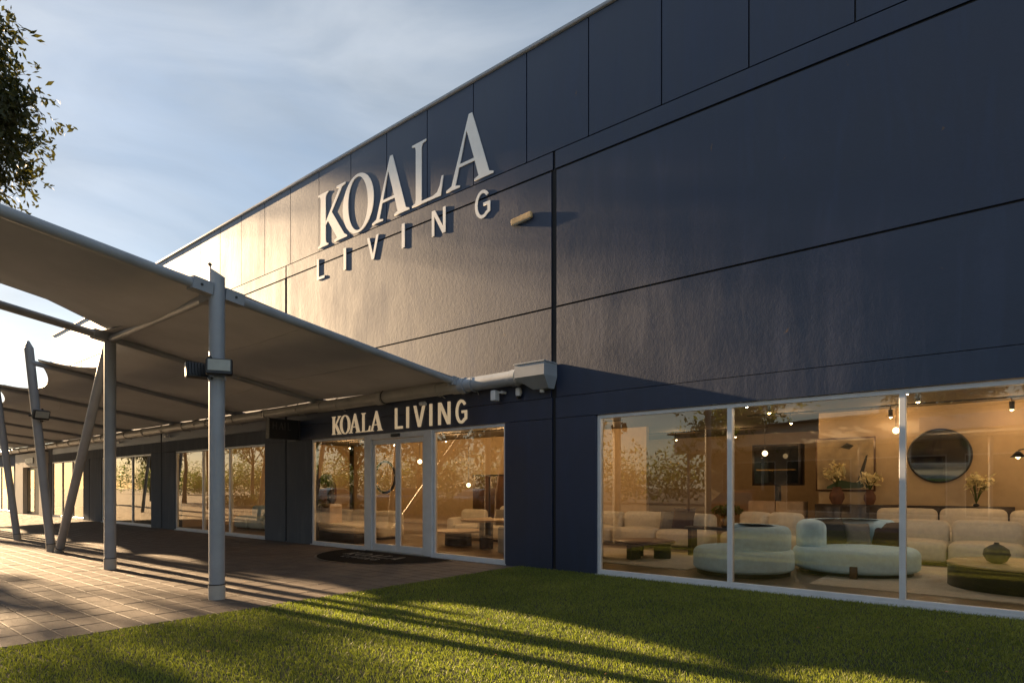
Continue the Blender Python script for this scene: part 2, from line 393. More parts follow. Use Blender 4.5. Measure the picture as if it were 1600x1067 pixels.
m = MB()
for q in range(70):
    x, y = random.uniform(-11, 0), random.uniform(-8, -1.5); a_ = random.uniform(0, 2*pi); s_ = random.uniform(.012, .028); z = .034 if x > -7.3 else .006; tz = random.uniform(0, .012)
    m.add([(x-s_*cos(a_), y-s_*sin(a_), z), (x-s_*.4*sin(a_), y+s_*.4*cos(a_), z+tz), (x+s_*cos(a_), y+s_*sin(a_), z+.004), (x+s_*.4*sin(a_), y-s_*.4*cos(a_), z+tz*.5)], [(0, 1, 2, 3)])
tag(m.build('fallen_leaves', 'dry_leaf'), 'small fallen brown leaves scattered on lawn and paving', 'leaves', kind='stuff')
# ------------------------------------------------------------------ the showroom building
bld = thing('showroom_building', 'large navy concrete furniture showroom with glazed shopfront', 'building')
JW, JT = .055, .022       # wide and thin joints
VJ = [-51.0, -42.0, -33.0, -24.0, -15.55, -6.5, 2.6, 11.0]
XR = 11.0
def panel(name, x0, x1, z0, z1, mat='navy_wall', y=None, b=.003):
    y = y if y is not None else random.uniform(-.0015, .0015)
    return MB().box(x0, x1, y, .16, z0, z1).build(name, mat, bld)
# parapet panels
PJ = [8.0-1.365*i+.0 for i in range(-2, 34)]
PJ = [-1.67+1.365*i for i in range(-24, 10)]
for a_, b_ in zip(PJ[:-1], PJ[1:]):
    if a_ < -26.3 or b_ > XR: continue
    panel('parapet_panel', a_+.011, b_-.011, 7.565, 9.62)
panel('parapet_panel', PJ[0]-5.0, -26.25, 7.565, 9.05) if False else None
x = -37.5
while x < -27.6:
    panel('parapet_panel', x+.011, min(x+2.2, -26.32)-.011, 7.565, 9.02); x += 2.2
for a_, b_ in zip(VJ[:-1], VJ[1:]):
    a_ = max(a_, -37.5)
    if b_ <= -37.5: continue
    g_ = .055 if b_ != -6.5 else .06
    panel('band_panel', a_+.03, b_-.03, 7.235, 7.545)
    panel('wall_panel', a_+g_, b_-g_, 4.755, 7.195)
    panel('wall_panel', a_+g_, b_-g_, 3.115, 4.722)
# lintel row and piers at ground level
LJ = [-52.0, -44.3] + [-38.2, -33, -24, -15.55, -6.5, 2.6, 11]
for a_, b_ in zip(LJ[:-1], LJ[1:]):
    if a_ == -44.3: continue
    sl = 'slate_wall' if b_ <= -15 else 'navy_wall'
    panel('lintel_panel', a_+.04, b_-.04, 2.735, 3.105 if a_ > -38 else 3.7, sl)
def pier(x0, x1, j=None):
    sl = 'slate_wall' if x1 < -14 else 'navy_wall'
    for u, v in ([(x0, x1)] if j is None else [(x0, j-.04), (j+.04, x1)]):
        panel('pier_panel', u, v, -.05, 2.725, sl, b=.006)
pier(-52, -50.2); pier(-45.2, -44.3); pier(-38.2, -37.7); pier(-32.72, -30.36, -31.9); pier(-24.94, -22.84, -23.96); pier(-16.68, -14.33, -15.55); pier(-7.66, -5.61, -6.5); pier(5.5, 11, None)
# backing, roof, other walls
m = MB(); m.box(-37.45, XR, .03, .30, 2.74, 8.9); m.box(-26.2, XR-.05, .03, .30, 8.9, 9.55); m.box(-52, -37.4, .03, .30, 2.74, 3.66)
for u, v in ((-51.9, -50.3), (-45.1, -44.4), (-38.1, -37.8), (-32.6, -30.45), (-24.85, -22.95), (-16.58, -14.43), (-7.56, -5.71), (5.6, 10.9)): m.box(u, v, .03, .30, -.05, 2.74)
m.build('backing_wall', 'joint', bld)
m = MB(); m.bbox(-26.3, XR, -.05, .34, 9.625, 9.69, .012); m.bbox(-37.55, -26.3, -.05, .34, 9.025, 9.09, .012); m.build('parapet_cap', 'steel_paint', bld)
m = MB(); m.box(-37.4, XR, .3, 14.5, 8.75, 8.9); m.box(-52, -37.4, .3, 14.5, 3.55, 3.66); m.build('roof', 'roof_sheet', bld)
m = MB(); m.box(-52, XR, 14.5, 14.7, -.05, 3.66); m.box(-37.4, XR, 14.5, 14.7, 3.66, 9.0); m.box(-37.5, -37.3, .3, 14.5, 3.66, 9.0); m.box(XR-.2, XR, .3, 14.5, -.05, 9.0); m.box(-52, -51.8, .3, 14.5, -.05, 3.6)
m.build('outer_wall', 'slate_wall', bld)
MB().box(-51.8, XR-.2, .02, 14.5, -.05, .012).build('interior_floor', 'floor_wood', bld)
MB().box(-51.8, XR-.2, .3, 14.5, 3.35, 3.45).build('interior_ceiling', 'ceiling_paint', bld)
m = MB(); m.box(-51.8, XR-.2, 13.2, 13.35, .01, 3.35); m.build('inner_wall', 'inner_wall', bld)
MB().box(-3.95, 6.5, 7.9, 8.05, .012, 3.35).build('partition', 'inner_wall', bld)
MB().box(-6.95, -6.8, .35, 2.2, .012, 3.35).build('partition', 'inner_wall', bld)
MB().box(-23.8, -8.9, 8.2, 8.35, .012, 3.35).build('partition', 'inner_wall', bld)  # wall added as a lamp-lit amber backdrop behind the entrance
MB().box(-24.0, -23.85, .35, 8, .012, 3.35).build('partition', 'inner_wall', bld)

MB().box(-51.7, XR-.3, .301, .32, 2.76, 3.35).build('lintel_lining', 'inner_wall', bld)
# windows
FY0, FY1 = .035, .115
def window(x0, x1, mull, zt=2.725, gl='glass', fw=.06):
    f = MB(); f.bbox(x0, x1, FY0, FY1, -.0, fw+.025, .004); f.bbox(x0, x1, FY0, FY1, zt-fw, zt, .004)
    f.bbox(x0, x0+fw, FY0-.002, FY1, fw+.025, zt-fw, .004); f.bbox(x1-fw, x1, FY0-.002, FY1, fw+.025, zt-fw, .004)
    win = f.build('window', 'white_frame', bld)
    for q in mull: MB().bbox(q-.035, q+.035, FY0-.004, FY1+.03, fw+.026, zt-fw-.001, .004).build('mullion', 'white_frame', win)
    ed = [x0+fw] + list(mull) + [x1-fw]
    for u, v in zip(ed[:-1], ed[1:]):
        m = MB(); a1 = u+(.035 if u != ed[0] else 0); b1 = v-(.035 if v != ed[-1] else 0)
        m.add([(a1, .07, fw+.025), (b1, .07, fw+.025), (b1, .07, zt-fw), (a1, .07, zt-fw)], [(0, 1, 2, 3)]).build('pane', gl, win)
    MB().box(x0-.02, x1+.02, -.012, FY0-.002, -.01, .012).build('sill', 'white_frame', win)
    return win
window(-5.61, 5.5, [-3.33, -1.15, 1.05, 3.3])
window(-22.84, -16.68, [-20.73, -18.88])
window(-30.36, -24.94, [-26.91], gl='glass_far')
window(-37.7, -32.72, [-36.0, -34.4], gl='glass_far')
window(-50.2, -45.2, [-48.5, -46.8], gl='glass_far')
window(-14.33, -12.05, [])
window(-9.72, -7.66, [])
# sliding entrance doors
dr = MB(); dr.bbox(-12.05, -11.80, -.005, .13, 0, 2.725, .006); dr.bbox(-9.97, -9.72, -.005, .13, 0, 2.725, .006); dr.bbox(-11.80, -9.97, .0, .13, 2.60, 2.725, .006)
dr = dr.build('sliding_door', 'white_frame', bld)
for u, v in ((-11.80, -10.885), (-10.885, -9.97)):
    m = MB(); m.bbox(u+.004, u+.085, .04, .09, .02, 2.59, .004); m.bbox(v-.085, v-.004, .04, .09, .02, 2.59, .004); m.bbox(u+.085, v-.085, .04, .09, .02, .17, .004); m.bbox(u+.085, v-.085, .04, .09, 2.48, 2.59, .004)
    m.build('door_leaf', 'white_frame', dr)
    MB().add([(u+.085, .065, .17), (v-.085, .065, .17), (v-.085, .065, 2.48), (u+.085, .065, 2.48)], [(0, 1, 2, 3)]).build('pane', 'glass', dr)
MB().bbox(-11.8, -9.97, -.01, .13, -.005, .016, .003).build('threshold', 'pvc', dr)
m = MB(); m.bbox(-11.02, -10.75, -.06, -.006, 2.63, 2.70, .008); m.build('door_sensor', 'black_plastic', dr)
# white portal at the far end
m = MB(); m.bbox(-44.25, -42.6, -.12, .2, 0, 3.3, .01); m.bbox(-39.4, -38.25, -.12, .2, 0, 3.3, .01); m.bbox(-42.6, -39.4, -.118, .2, 2.55, 3.3, .01)
pt = m.build('portal', 'portal_white', bld)
MB().box(-42.6, -39.4, .08, .12, 0.01, 2.55).build('portal_door', 'dark_metal', pt); MB().box(-42.4, -41.1, .06, .078, .15, 2.4).build('pane', 'glass_far', pt)
MB().bbox(-42.0, -40.4, -.16, -.121, 2.75, 3.05, .004).build('sign_plate', 'dark_metal', pt)
# vents on the low far roof
for i, (x, y, h) in enumerate(((-43, 1.5, .8), (-46, 2.2, .6), (-40.5, 3, .7))):
    t = thing('roof_vent', ['stubby roof vent nearest the tall wall end', 'middle roof vent above the far shops', 'squat roof vent set back above far shops'][(2, 0, 1)[i] if False else i], 'vent', (x, y, 3.66), 0, 'vents on the far roof')
    MB().lathe([(.12, 0), (.12, h), ], 12).build('flue', 'steel_paint', t, 40); MB().lathe([(.2, h), (.2, h+.1), (.03, h+.2)], 12).build('cowl', 'steel_paint', t, 40)

# ------------------------------------------------------------------ letters
SER = {}   # serif capitals, cap height 1, outlines (first is the body, others holes or further strokes)
def bez(p0, p1, p2, n=8): return [((1-t)**2*p0[0]+2*t*(1-t)*p1[0]+t*t*p2[0], (1-t)**2*p0[1]+2*t*(1-t)*p1[1]+t*t*p2[1]) for t in [i/n for i in range(1, n+1)]]
def serif_stem(x0, x1, y0, y1, s_=.075, h=.028):
    p = [(x0-s_, y0), (x1+s_, y0), (x1+s_, y0+h)] + bez((x1+s_, y0+h), (x1, y0+h+.01), (x1, y0+h+.09)) + [(x1, y1-h-.09)] + bez((x1, y1-h-.09), (x1, y1-h-.01), (x1+s_, y1-h)) + [(x1+s_, y1), (x0-s_, y1), (x0-s_, y1-h)]
    p += bez((x0-s_, y1-h), (x0, y1-h-.01), (x0, y1-h-.09)) + [(x0, y0+h+.09)] + bez((x0, y0+h+.09), (x0, y0+h+.01), (x0-s_, y0+h))
    return p
def ell(cx, cy, rx, ry, n=40, rev=False, sk=0): 
    p = [(cx+rx*cos(t)+sk*sin(t), cy+ry*sin(t)) for t in [2*pi*i/n for i in range(n)]]; return p[::-1] if rev else p
SER['K'] = (.78, [serif_stem(.10, .235, 0, 1),
    [(.235, .44), (.60, .95), (.53, .965), (.53, 1), (.76, 1), (.76, .968), (.675, .945), (.40, .575), (.73, .075), (.80, .03), (.80, 0), (.47, 0), (.47, .03), (.545, .055), (.30, .44), (.235, .375)]])
SER['O'] = (.86, [ell(.43, .5, .43, .52), ell(.43, .5, .275, .475, rev=True, sk=-.02)])
SER['A'] = (.92, [[(-.02, 0), (.27, 0), (.27, .028), (.175, .05), (.255, .30), (.575, .30), (.65, .055), (.565, .028), (.565, 0), (.94, 0), (.94, .028), (.855, .06), (.52, 1.03), (.455, 1.03), (.095, .065), (-.02, .028)],
                  [(.27, .345), (.41, .80), (.56, .345)]])
SER['L'] = (.74, [[(.02, 0), (.68, 0), (.735, .30), (.70, .30), (.66, .17), (.60, .075), (.50, .045), (.245, .045), (.245, .90), (.27, .955), (.35, .972), (.35, 1), (.02, 1), (.02, .972), (.095, .955), (.11, .90), (.11, .10), (.095, .045), (.02, .028)]])
def stroke(p, q, w_):
    d = Vector((q[0]-p[0], q[1]-p[1])).normalized(); n = Vector((-d.y, d.x))*w_/2
    return [(p[0]+n.x, p[1]+n.y), (p[0]-n.x, p[1]-n.y), (q[0]-n.x, q[1]-n.y), (q[0]+n.x, q[1]+n.y)]
SAN = {}
SAN['L'] = (.52, [[(0, 0), (.52, 0), (.52, .12), (.13, .12), (.13, 1), (0, 1)]])
SAN['I'] = (.13, [[(0, 0), (.13, 0), (.13, 1), (0, 1)]])
SAN['V'] = (.72, [[(0, 1), (.29, 0), (.43, 0), (.72, 1), (.58, 1), (.36, .20), (.14, 1)]])
SAN['N'] = (.70, [[(0, 0), (.13, 0), (.13, .76), (.54, 0), (.70, 0), (.70, 1), (.57, 1), (.57, .24), (.16, 1), (0, 1)]])
SAN['H'] = (.66, [[(0, 0), (.13, 0), (.13, .44), (.53, .44), (.53, 0), (.66, 0), (.66, 1), (.53, 1), (.53, .56), (.13, .56), (.13, 1), (0, 1)]])
def gglyph():
    o = [(.38+.38*cos(t), .5+.52*sin(t)) for t in [R(a_) for a_ in range(38, 316, 10)]]
    i = [(.38+.25*cos(t), .5+.40*sin(t)) for t in [R(a_) for a_ in range(312, 36, -10)]]
    return (.76, [o + [(.76, .16), (.76, .54), (.42, .54), (.42, .43), (.63, .43), (.63, .22)] + i])
SAN['G'] = gglyph()
def glyph_mesh(polys, sx, sz, th):
    cu = bpy.data.curves.new('glyph', 'CURVE'); cu.dimensions = '2D'; cu.fill_mode = 'BOTH'; cu.extrude = th/2; cu.bevel_depth = 0
    for p in polys:
        sp = cu.splines.new('POLY'); sp.points.add(len(p)-1)
        for k_, (x, y) in enumerate(p): sp.points[k_].co = (x*sx, y*sz, 0, 1)
        sp.use_cyclic_u = True
    o = bpy.data.objects.new('glyph', cu); C.objects.link(o); dg = bpy.context.evaluated_depsgraph_get(); dg.update()
    me = bpy.data.meshes.new_from_object(o.evaluated_get(dg)); bpy.data.objects.remove(o); bpy.data.curves.remove(cu)
    me.materials.clear(); return me
def letter(ch, font, x0, x1, z0, z1, y, th, mat, parent, flat=None):
    wd, polys = font[ch]
    if ch == 'K':                       # two strokes overlap: offset one a little so faces never coincide
        me = glyph_mesh([polys[0]], (x1-x0)/wd, z1-z0, th); o = link_mesh('letter', me, mat, parent)
        o2 = link_mesh('arm', glyph_mesh([polys[1]], (x1-x0)/wd, z1-z0, th*.92), mat, o)
    else:
        o = link_mesh('letter', glyph_mesh(polys, (x1-x0)/wd, z1-z0, th), mat, parent)
    if flat is None: o.rotation_euler = (R(90), 0, 0); o.location = (x0, y, z0)
    else: o.location = (x0, z0, flat)
    return o

sg = thing('wall_sign', 'large white KOALA LIVING lettering high on the navy wall', 'sign')
KX = [(-14.01, -12.76), (-12.90, -11.68), (-11.71, -10.45), (-10.36, -9.34), (-9.23, -7.97)]
for ch, (u, v) in zip('KOALA', KX): letter(ch, SER, u, v, 7.63, 8.99, -.012, .016, 'letter_white', sg)
LX = [(-14.03, -13.69), (-12.87, -12.77), (-11.93, -11.50), (-10.68, -10.58), (-9.70, -9.28), (-8.44, -8.03)]
for ch, (u, v) in zip('LIVING', LX): letter(ch, SAN, u, v, 6.83, 7.37, -.011, .014, 'letter_white', sg)
sg = thing('door_sign', 'cream lit KOALA LIVING lettering above the glass doors', 'sign')
for ch, (u, v) in zip('KOALA', [(-13.36, -12.97), (-13.0, -12.6), (-12.63, -12.19), (-12.15, -11.81), (-11.81, -11.36)]): letter(ch, SER, u, v, 2.80, 3.25, -.02, .03, 'letter_cream', sg)
for ch, (u, v) in zip('LIVING', [(-10.90, -10.65), (-10.51, -10.44), (-10.27, -9.91), (-9.76, -9.69), (-9.49, -9.14), (-8.97, -8.66)]): letter(ch, SAN, u, v, 2.80, 3.27, -.02, .03, 'letter_cream', sg)
# projecting black sign box
bs = thing('projecting_sign', 'small black box sign hanging left of the entrance letters', 'sign', (-14.9, -.45, 3.0))
MB().bbox(-.07, .07, -.42, .40, -.26, .26, .006).build('box', 'black_plastic', bs); MB().bbox(-.085, .085, .405, .44, -.27, .27, .004).build('wall_plate', 'dark_metal', bs)
MB().bbox(-.085, .085, -.44, -.425, -.27, .27, .004).build('edge_trim', 'dark_metal', bs)
for q, (ch, yy) in enumerate(zip('HAIL', (-.34, -.18, -.01, .08))):
    o = link_mesh('letter', glyph_mesh((SAN if ch != 'A' else SER)[ch][1], .17, .19, .006), 'stone_vase', bs); o.rotation_euler = (R(90), 0, R(90)); o.location = (.074, yy, -.02)
# wall light beside the joint
wl = thing('wall_light', 'small sunlit-tan box light on the navy wall right of the lettering', 'light', (-7.22, 0, 6.52), 0)
m = MB(); m.bbox(-.24, .24, -.075, -.006, -.055, .06, .012); m.build('housing', 'lamp_sunlit_tan', wl); MB().box(-.06, .06, -.006, .004, -.04, .04).build('bracket', 'dark_metal', wl); MB().bbox(-.20, .20, -.07, -.012, -.066, -.054, .003).build('diffuser', 'lens', wl)
wl.rotation_euler = (0, R(-4), 0)

# ------------------------------------------------------------------ gutter pipe
gu = thing('gutter_pipe', 'long grey rain gutter pipe with straps along the shopfront wall', 'gutter')
GZ, GY = 3.52, -.168
edges = [-51.5, -47.1, -42.7, -38.3, -33.9, -29.5, -25.1, -20.7, -16.3, -13.6, -11.2, -8.75]
for q, (u, v) in enumerate(zip(edges[:-1], edges[1:])):
    z = GZ-.012*(q % 2); m = MB(); m.tube([(u, GY, z), (v-.02, GY, z+.004)], .135, 18); m.build('pipe_section', 'pvc', gu, 40)
    m = MB(); m.tube([(v-.14, GY, z+.004), (v+.10, GY, z+.004)], .152, 18); m.build('coupling', 'pvc', gu, 40)
m = MB(); m.tube([(-8.62, GY, GZ), (-7.0, GY, GZ+.01)], .14, 18); m.build('pipe_section', 'pvc_blue', gu, 40)
m = MB(); m.tube([(-8.66, GY, GZ), (-8.52, GY, GZ)], .16, 18); m.build('coupling', 'pvc_blue', gu, 40)
m = MB(); m.tube([(-7.33, GY, GZ+.005), (-7.2, GY, GZ+.005)], .158, 18); m.build('coupling', 'pvc_blue', gu, 40)
for q in range(24):
    x = -9.3-1.75*q; m = MB()
    m.tube([(x, -.005, GZ-.17)] + [(x, GY+.150*cos(t), GZ+.150*sin(t)) for t in [R(a_) for a_ in range(-60, -260, -20)]] , .010, 6); m.build('strap', 'dark_metal' if q % 3 == 1 else 'pvc', gu, 60)
m = MB(); m.tube([(-8.35, -.005, GZ-.18)] + [(-8.3, GY+.155*cos(t), GZ+.155*sin(t)) for t in [R(a_) for a_ in range(-60, -260, -20)]], .010, 6); m.build('strap', 'pvc_blue', gu, 60)
# rain head at the end: a box with a tapered hopper below
x0, x1, y0, y1 = -7.10, -6.43, -.40, -.006
m = MB(); zt, zm, zb = 3.70, 3.47, 3.26; i_ = .13
top = [(x0, y0), (x1, y0), (x1, y1), (x0, y1)]; bot = [(x0+.26, y0+.22), (x1-.06, y0+.22), (x1-.06, y1), (x0+.26, y1)]
m.add([(x, y, zt) for x, y in top]+[(x, y, zm) for x, y in top]+[(x, y, zb) for x, y in bot],
      [(0, 1, 2, 3)]+[(j, (j+4), (j+1) % 4+4, (j+1) % 4) for j in range(4)]+[(j+4, j+8, (j+1) % 4+8, (j+1) % 4+4) for j in range(4)]+[(11, 10, 9, 8)])
h = m.build('rain_head', 'pvc_blue', gu); MB().bbox(x0-.012, x1+.012, y0-.012, y1, zt-.002, zt+.022, .004).build('rim', 'pvc_blue', h)
MB().tube([(-6.68, -.12, 3.275), (-6.68, -.12, 3.20)], .045, 12).build('outlet', 'pvc', h, 40)
# cameras below the gutter
c1 = thing('security_camera', 'white boxy security camera hanging under the gutter pipe', 'camera', (-7.78, -.01, 3.30), 0)
MB().tube([(.14, 0, 0), (.14, -.12, 0)], .03, 10).build('arm', 'white_frame', c1, 40); MB().bbox(-.06, .06, -.22, -.08, -.16, .04, .012).build('body', 'white_frame', c1); MB().tube([(.04, -.12, 0), (.15, -.12, 0)], .02, 8).build('bracket', 'white_frame', c1)
c2 = thing('dome_camera', 'small rounded dome camera on the wall below rain head', 'camera', (-7.27, -.07, 3.22), 0)
MB().lathe([(.02, .14), (.055, .12), (.06, .02), (.05, -.02)][::-1], 14).build('body', 'white_frame', c2, 50); MB().lathe([(.01, -.075), (.035, -.06), (.045, -.02)], 14).build('dome', 'black_plastic', c2, 60); MB().box(-.03, .03, .0, .07, .03, .09).build('bracket', 'white_frame', c2)
# small downlights on the facade below the gutter
DL = ['small spot light left of the sliding doors lettering', 'tiny wall spot light by the far shop window', 'tiny wall spot light above the pier between shop windows']
for i, x in enumerate((-9.9, -27.9, -23.3)):
    t = thing('facade_spot', ['small white spot light above the entrance lettering under the gutter', DL[1], DL[2]][i], 'light', (x, 0, 3.28), 0, 'spot lights under the gutter')
    MB().box(-.03, .03, -.05, 0, -.03, .03).build('bracket', 'white_frame', t); MB().tube([(-.07, -.10, .0), (.07, -.10, .0)], .045, 12).build('head', 'white_frame', t, 40)

# ------------------------------------------------------------------ the tensile canopy
cn = thing('walkway_canopy', 'long tensile fabric canopy on grey steel columns over the walkway', 'canopy')
CY = -5.15
BX = [(-8.75, -8.29), (-13.75, -12.80), (-17.95, -17.2), (-22.3, -21.6), (-26.8, -26.1), (-31.3, -30.6), (-35.8, -35.1), (-40.3, -39.6), (-44.8, -44.1)]
BZW = [3.60] + [3.66]*8
BZC = [4.10, 4.20, 4.28, 4.22, 4.22, 4.22, 4.22, 4.22, 4.22]
def column(x, y, h, r, mat='steel_paint', cut=True):
    m = MB(); n = 20
    # top is cut on the slant
    vs = [(x+r*cos(2*pi*j/n), y+r*sin(2*pi*j/n), 0.0) for j in range(n)] + [(x+r*cos(2*pi*j/n), y+r*sin(2*pi*j/n), h-(.065*(1+cos(2*pi*j/n-R(40))) if cut else 0)) for j in range(n)]
    m.add(vs, [(j, (j+1) % n, n+(j+1) % n, n+j) for j in range(n)] + [tuple(range(n))[::-1], tuple(range(n, 2*n))])
    c_ = m.build('column', mat, cn, 40)
    m = MB(); m.tube([(x, y, -.01), (x, y, .19)], r+.006, 20); m.build('sleeve', 'pvc', c_, 40)
    MB().tube([(x, y, .192), (x, y, .205)], r+.010, 20).build('collar', 'dark_metal', c_, 40)
    return c_
column(-8.29, -5.22, 4.43, .10)
column(-12.80, -5.08, 4.34, .095, cut=False)
def leaning(p, q, r, cap=True):
    p, q = Vector(p), Vector(q); d = (q-p).normalized(); m = MB(); m.tube([p, q], r, 18); c_ = m.build('column', 'steel_paint', cn, 40)
    MB().tube([p-d*.02, p+d*.17], r+.006, 18).build('sleeve', 'pvc', c_, 40); MB().tube([p+d*.175, p+d*.188], r+.01, 18).build('collar', 'dark_metal', c_, 40)
    if cap: MB().tube([q-d*.002, q+d*.16], [r, r*.25], 18).build('cap', 'steel_paint', c_, 40)
leaning((-17.30, -4.88, 0), (-17.22, -5.32, 4.62), .09)
leaning((-16.98, -4.82, 0), (-12.95, -5.06, 4.12), .085, False)
leaning((-21.75, -4.6, 0), (-21.5, -5.15, 4.55), .085)
leaning((-26.2, -4.7, 0), (-26.0, -5.15, 4.5), .085); leaning((-25.9, -4.7, 0), (-21.7, -5.12, 4.1), .08, False)
leaning((-30.7, -4.7, 0), (-30.5, -5.15, 4.5), .085); leaning((-35.2, -4.7, 0), (-35.0, -5.15, 4.5), .085); leaning((-39.6, -4.7, 0), (-39.5, -5.15, 4.5), .085)
FL = 10.4      # how far out the first two beams run
for i, ((xw, xc), zw, zc) in enumerate(zip(BX, BZW, BZC)):
    yc = (-5.22, -5.08)[i] if i < 2 else CY
    A = Vector((xw, -.28, zw)); B = Vector((xc, yc, zc)); d = (B-A).normalized()
    r = .068 if i == 0 else .06
    if i == 0:
        MB().tube([A, B-d*.22], r, 14).build('beam', 'steel_paint', cn, 40); MB().tube([B+d*.22, B+d*(FL-5.1)], r, 14).build('beam', 'steel_paint', cn, 40)
        for sgn in (-1, 1):
            o = MB().bar(B+d*.09*sgn, B+d*.36*sgn, .15, .16).build('beam_bracket', 'steel_paint', cn)
            MB().tube([B+d*.24*sgn+Vector((-.085, 0, 0)), B+d*.24*sgn+Vector((.085, 0, 0))], .018, 8).build('bolt', 'dark_metal', o)
        MB().bar(A-d*.12, A+d*.12, .16, .17).build('beam_bracket', 'steel_paint', cn)
    elif i == 1:
        MB().tube([A, B-d*.09], r, 14).build('beam', 'steel_paint', cn, 40); MB().tube([B+d*.09, B+d*(FL-5.1)], .068, 14).build('beam', 'steel_paint', cn, 40)
        MB().bar(B+d*.06, B+d*.3, .16, .16).build('beam_bracket', 'steel_paint', cn)
    else:
        MB().tube([A, B+d*.15], r, 12).build('beam', 'steel_paint', cn, 40)
    if i:
        MB().tube([A+Vector((.10, 0, .10)), B+Vector((.10, 0, .09))-d*.2], .018, 8).build('edge_cable', 'dark_metal', cn, 40)
    MB().bar(A+Vector((0, .28, 0)), A+Vector((0, -.05, 0)), .10, .12).build('wall_bracket', 'steel_paint', cn)
# purlin between the first two columns
P0, P1 = Vector((-8.42, -5.22, 4.08)), Vector((-12.70, -5.08, 4.18))
MB().tube([P0+Vector((-.12, 0, 0)), P1], .06, 14).build('purlin', 'steel_paint', cn, 40); MB().bar(P0+Vector((.05, 0, 0)), P0+Vector((-.26, 0, 0)), .13, .15).build('beam_bracket', 'steel_paint', cn)
# fabric bays: saddle shaped, with a scalloped outer edge
NU, NV = 16, 20
for i in range(len(BX)-1):
    (xw0, xc0), (xw1, xc1) = BX[i], BX[i+1]; rows = []
    for a_ in range(NU+1):
        s_ = a_/NU; row = []
        depth = (.0 if i == 0 else .62)*4*s_*(1-s_)
        for b_ in range(NV+1):
            t = b_/NV
            xw = xw0+(xw1-xw0)*s_; xc = xc0+(xc1-xc0)*s_; zw = BZW[i]+(BZW[i+1]-BZW[i])*s_+.07; zc = BZC[i]+(BZC[i+1]-BZC[i])*s_+.10
            yo = CY+depth-(.10 if i == 0 else 0)
            y = -.045+(yo+.045)*t; x = xw+(xc-xw)*t*(yo/CY)
            z = zw+(zc-zw)*((y+.045)/(CY+.045)) - .10*4*s_*(1-s_)*(.25+.75*t) - .05*sin(pi*t) - (.0 if i == 0 else .10*t*t*4*s_*(1-s_))
            row.append((x, y, z))
        rows.append(row)
    fp = grid_mesh('fabric_panel', rows, 'fabric', cn, .006)
    for b_ in (7, 14): MB().tube([(r_[b_][0], r_[b_][1], r_[b_][2]-.004) for r_ in rows], .007, 6).build('seam', 'fabric', fp, 60)
    if i: MB().tube([r_[-1] for r_ in rows], .014, 8).build('edge_cable', 'pvc', cn, 40)
# outer flap over the first bay
dA = (Vector((-8.29, -5.22, 4.10))-Vector((-8.75, -.28, 3.60))).normalized(); dB = (Vector((-12.80, -5.08, 4.20))-Vector((-13.75, -.28, 3.66))).normalized()
A0 = Vector((-8.29, -5.25, 4.10)); B0 = Vector((-12.80, -5.11, 4.22)); rows = []
for b_ in range(NV+1):
    t = b_/NV; pa = A0+dA*(FL-5.2)*t+Vector((-.02, 0, .085)); pb = B0+dB*(FL-5.2)*t
    pb = pb+Vector((.14+.16*sin(pi*t)**.8, 0, .10+.16*min(1, t*5))); row = []
    for a_ in range(NU+1):
        s_ = a_/NU; p = pa.lerp(pb, s_); p.z -= .16*sin(pi*s_); row.append(tuple(p))
    rows.append(row)
grid_mesh('fabric_panel', rows, 'fabric', cn, .006); MB().tube([r_[-1] for r_ in rows], .016, 8).build('edge_cable', 'pvc', cn, 40)
# outer columns of the flap, beside and behind the camera
for x, y in ((-7.85, -10.3), (-11.85, -10.2)): column(x, y, 4.75, .10, cut=False)

# floodlights on the columns
def floodlight(loc, rz, tilt, label, double):
    t = thing('floodlight', label, 'floodlight', loc, rz, 'floodlights on the canopy columns')
    def head(off, rot, yaw):
        m = MB(); m.bbox(-.16, .16, -.045, .05, -.11, .10, .012); h_ = m.build('housing', 'black_plastic', t)
        for q in range(7): pass
        l_ = MB().bbox(-.135, .135, -.052, -.044, -.065, .085, .003).build('lens', 'lens', h_)
        m = MB()
        for q in range(8): m.box(-.14+q*.037, -.128+q*.037, .05, .075, -.08, .08)
        m.build('heat_sink', 'black_plastic', h_)
        h_.location = off; h_.rotation_euler = (rot, 0, yaw); return h_
    head((.20, -.06, .02) if double else (.10, -.22, .02), tilt, R(62) if double else R(42))
    if double: head((-.16, -.17, .0), R(10), R(-100))
    m = MB(); m.tube([(.05, -.08, 0), (.16, -.10, .0)], .022, 8); m.tube([(-.07, -.07, 0), (-.15, -.15, .0)], .022, 8); m.build('bracket', 'dark_metal', t, 40)
    MB().tube([(0, 0, -.13), (0, 0, -.10)], .115, 18).build('clamp', 'steel_paint', t, 40); MB().tube([(0, 0, .12), (0, 0, .15)], .115, 18).build('clamp', 'steel_paint', t, 40)
    MB().tube([(.06, -.10, .13), (.10, -.14, .15)], .022, 8).build('bolt', 'dark_metal', t); MB().tube([(.06, -.10, -.12), (.10, -.14, -.12)], .022, 8).build('bolt', 'dark_metal', t)
    return t
floodlight((-8.29, -5.22, 3.05), 0, R(-6), 'black twin floodlight clamped to the nearest canopy column', True)
t = floodlight((-17.24, -5.12, 3.1), R(60), R(20), 'black floodlight on the leaning column beside the struts', False)
# knob on the first column top
kb = thing('bird_spike_knob', 'tiny dark knob standing on the nearest column top', 'knob', (-8.36, -5.28, 4.42)); MB().tube([(0, 0, -.02), (0.01, 0, .04)], .012, 8).build('stem', 'dark_metal', kb); MB().lathe([(.008, .03), (.03, .05), (.008, .075)], 10).build('ball', 'dark_metal', kb, 60)

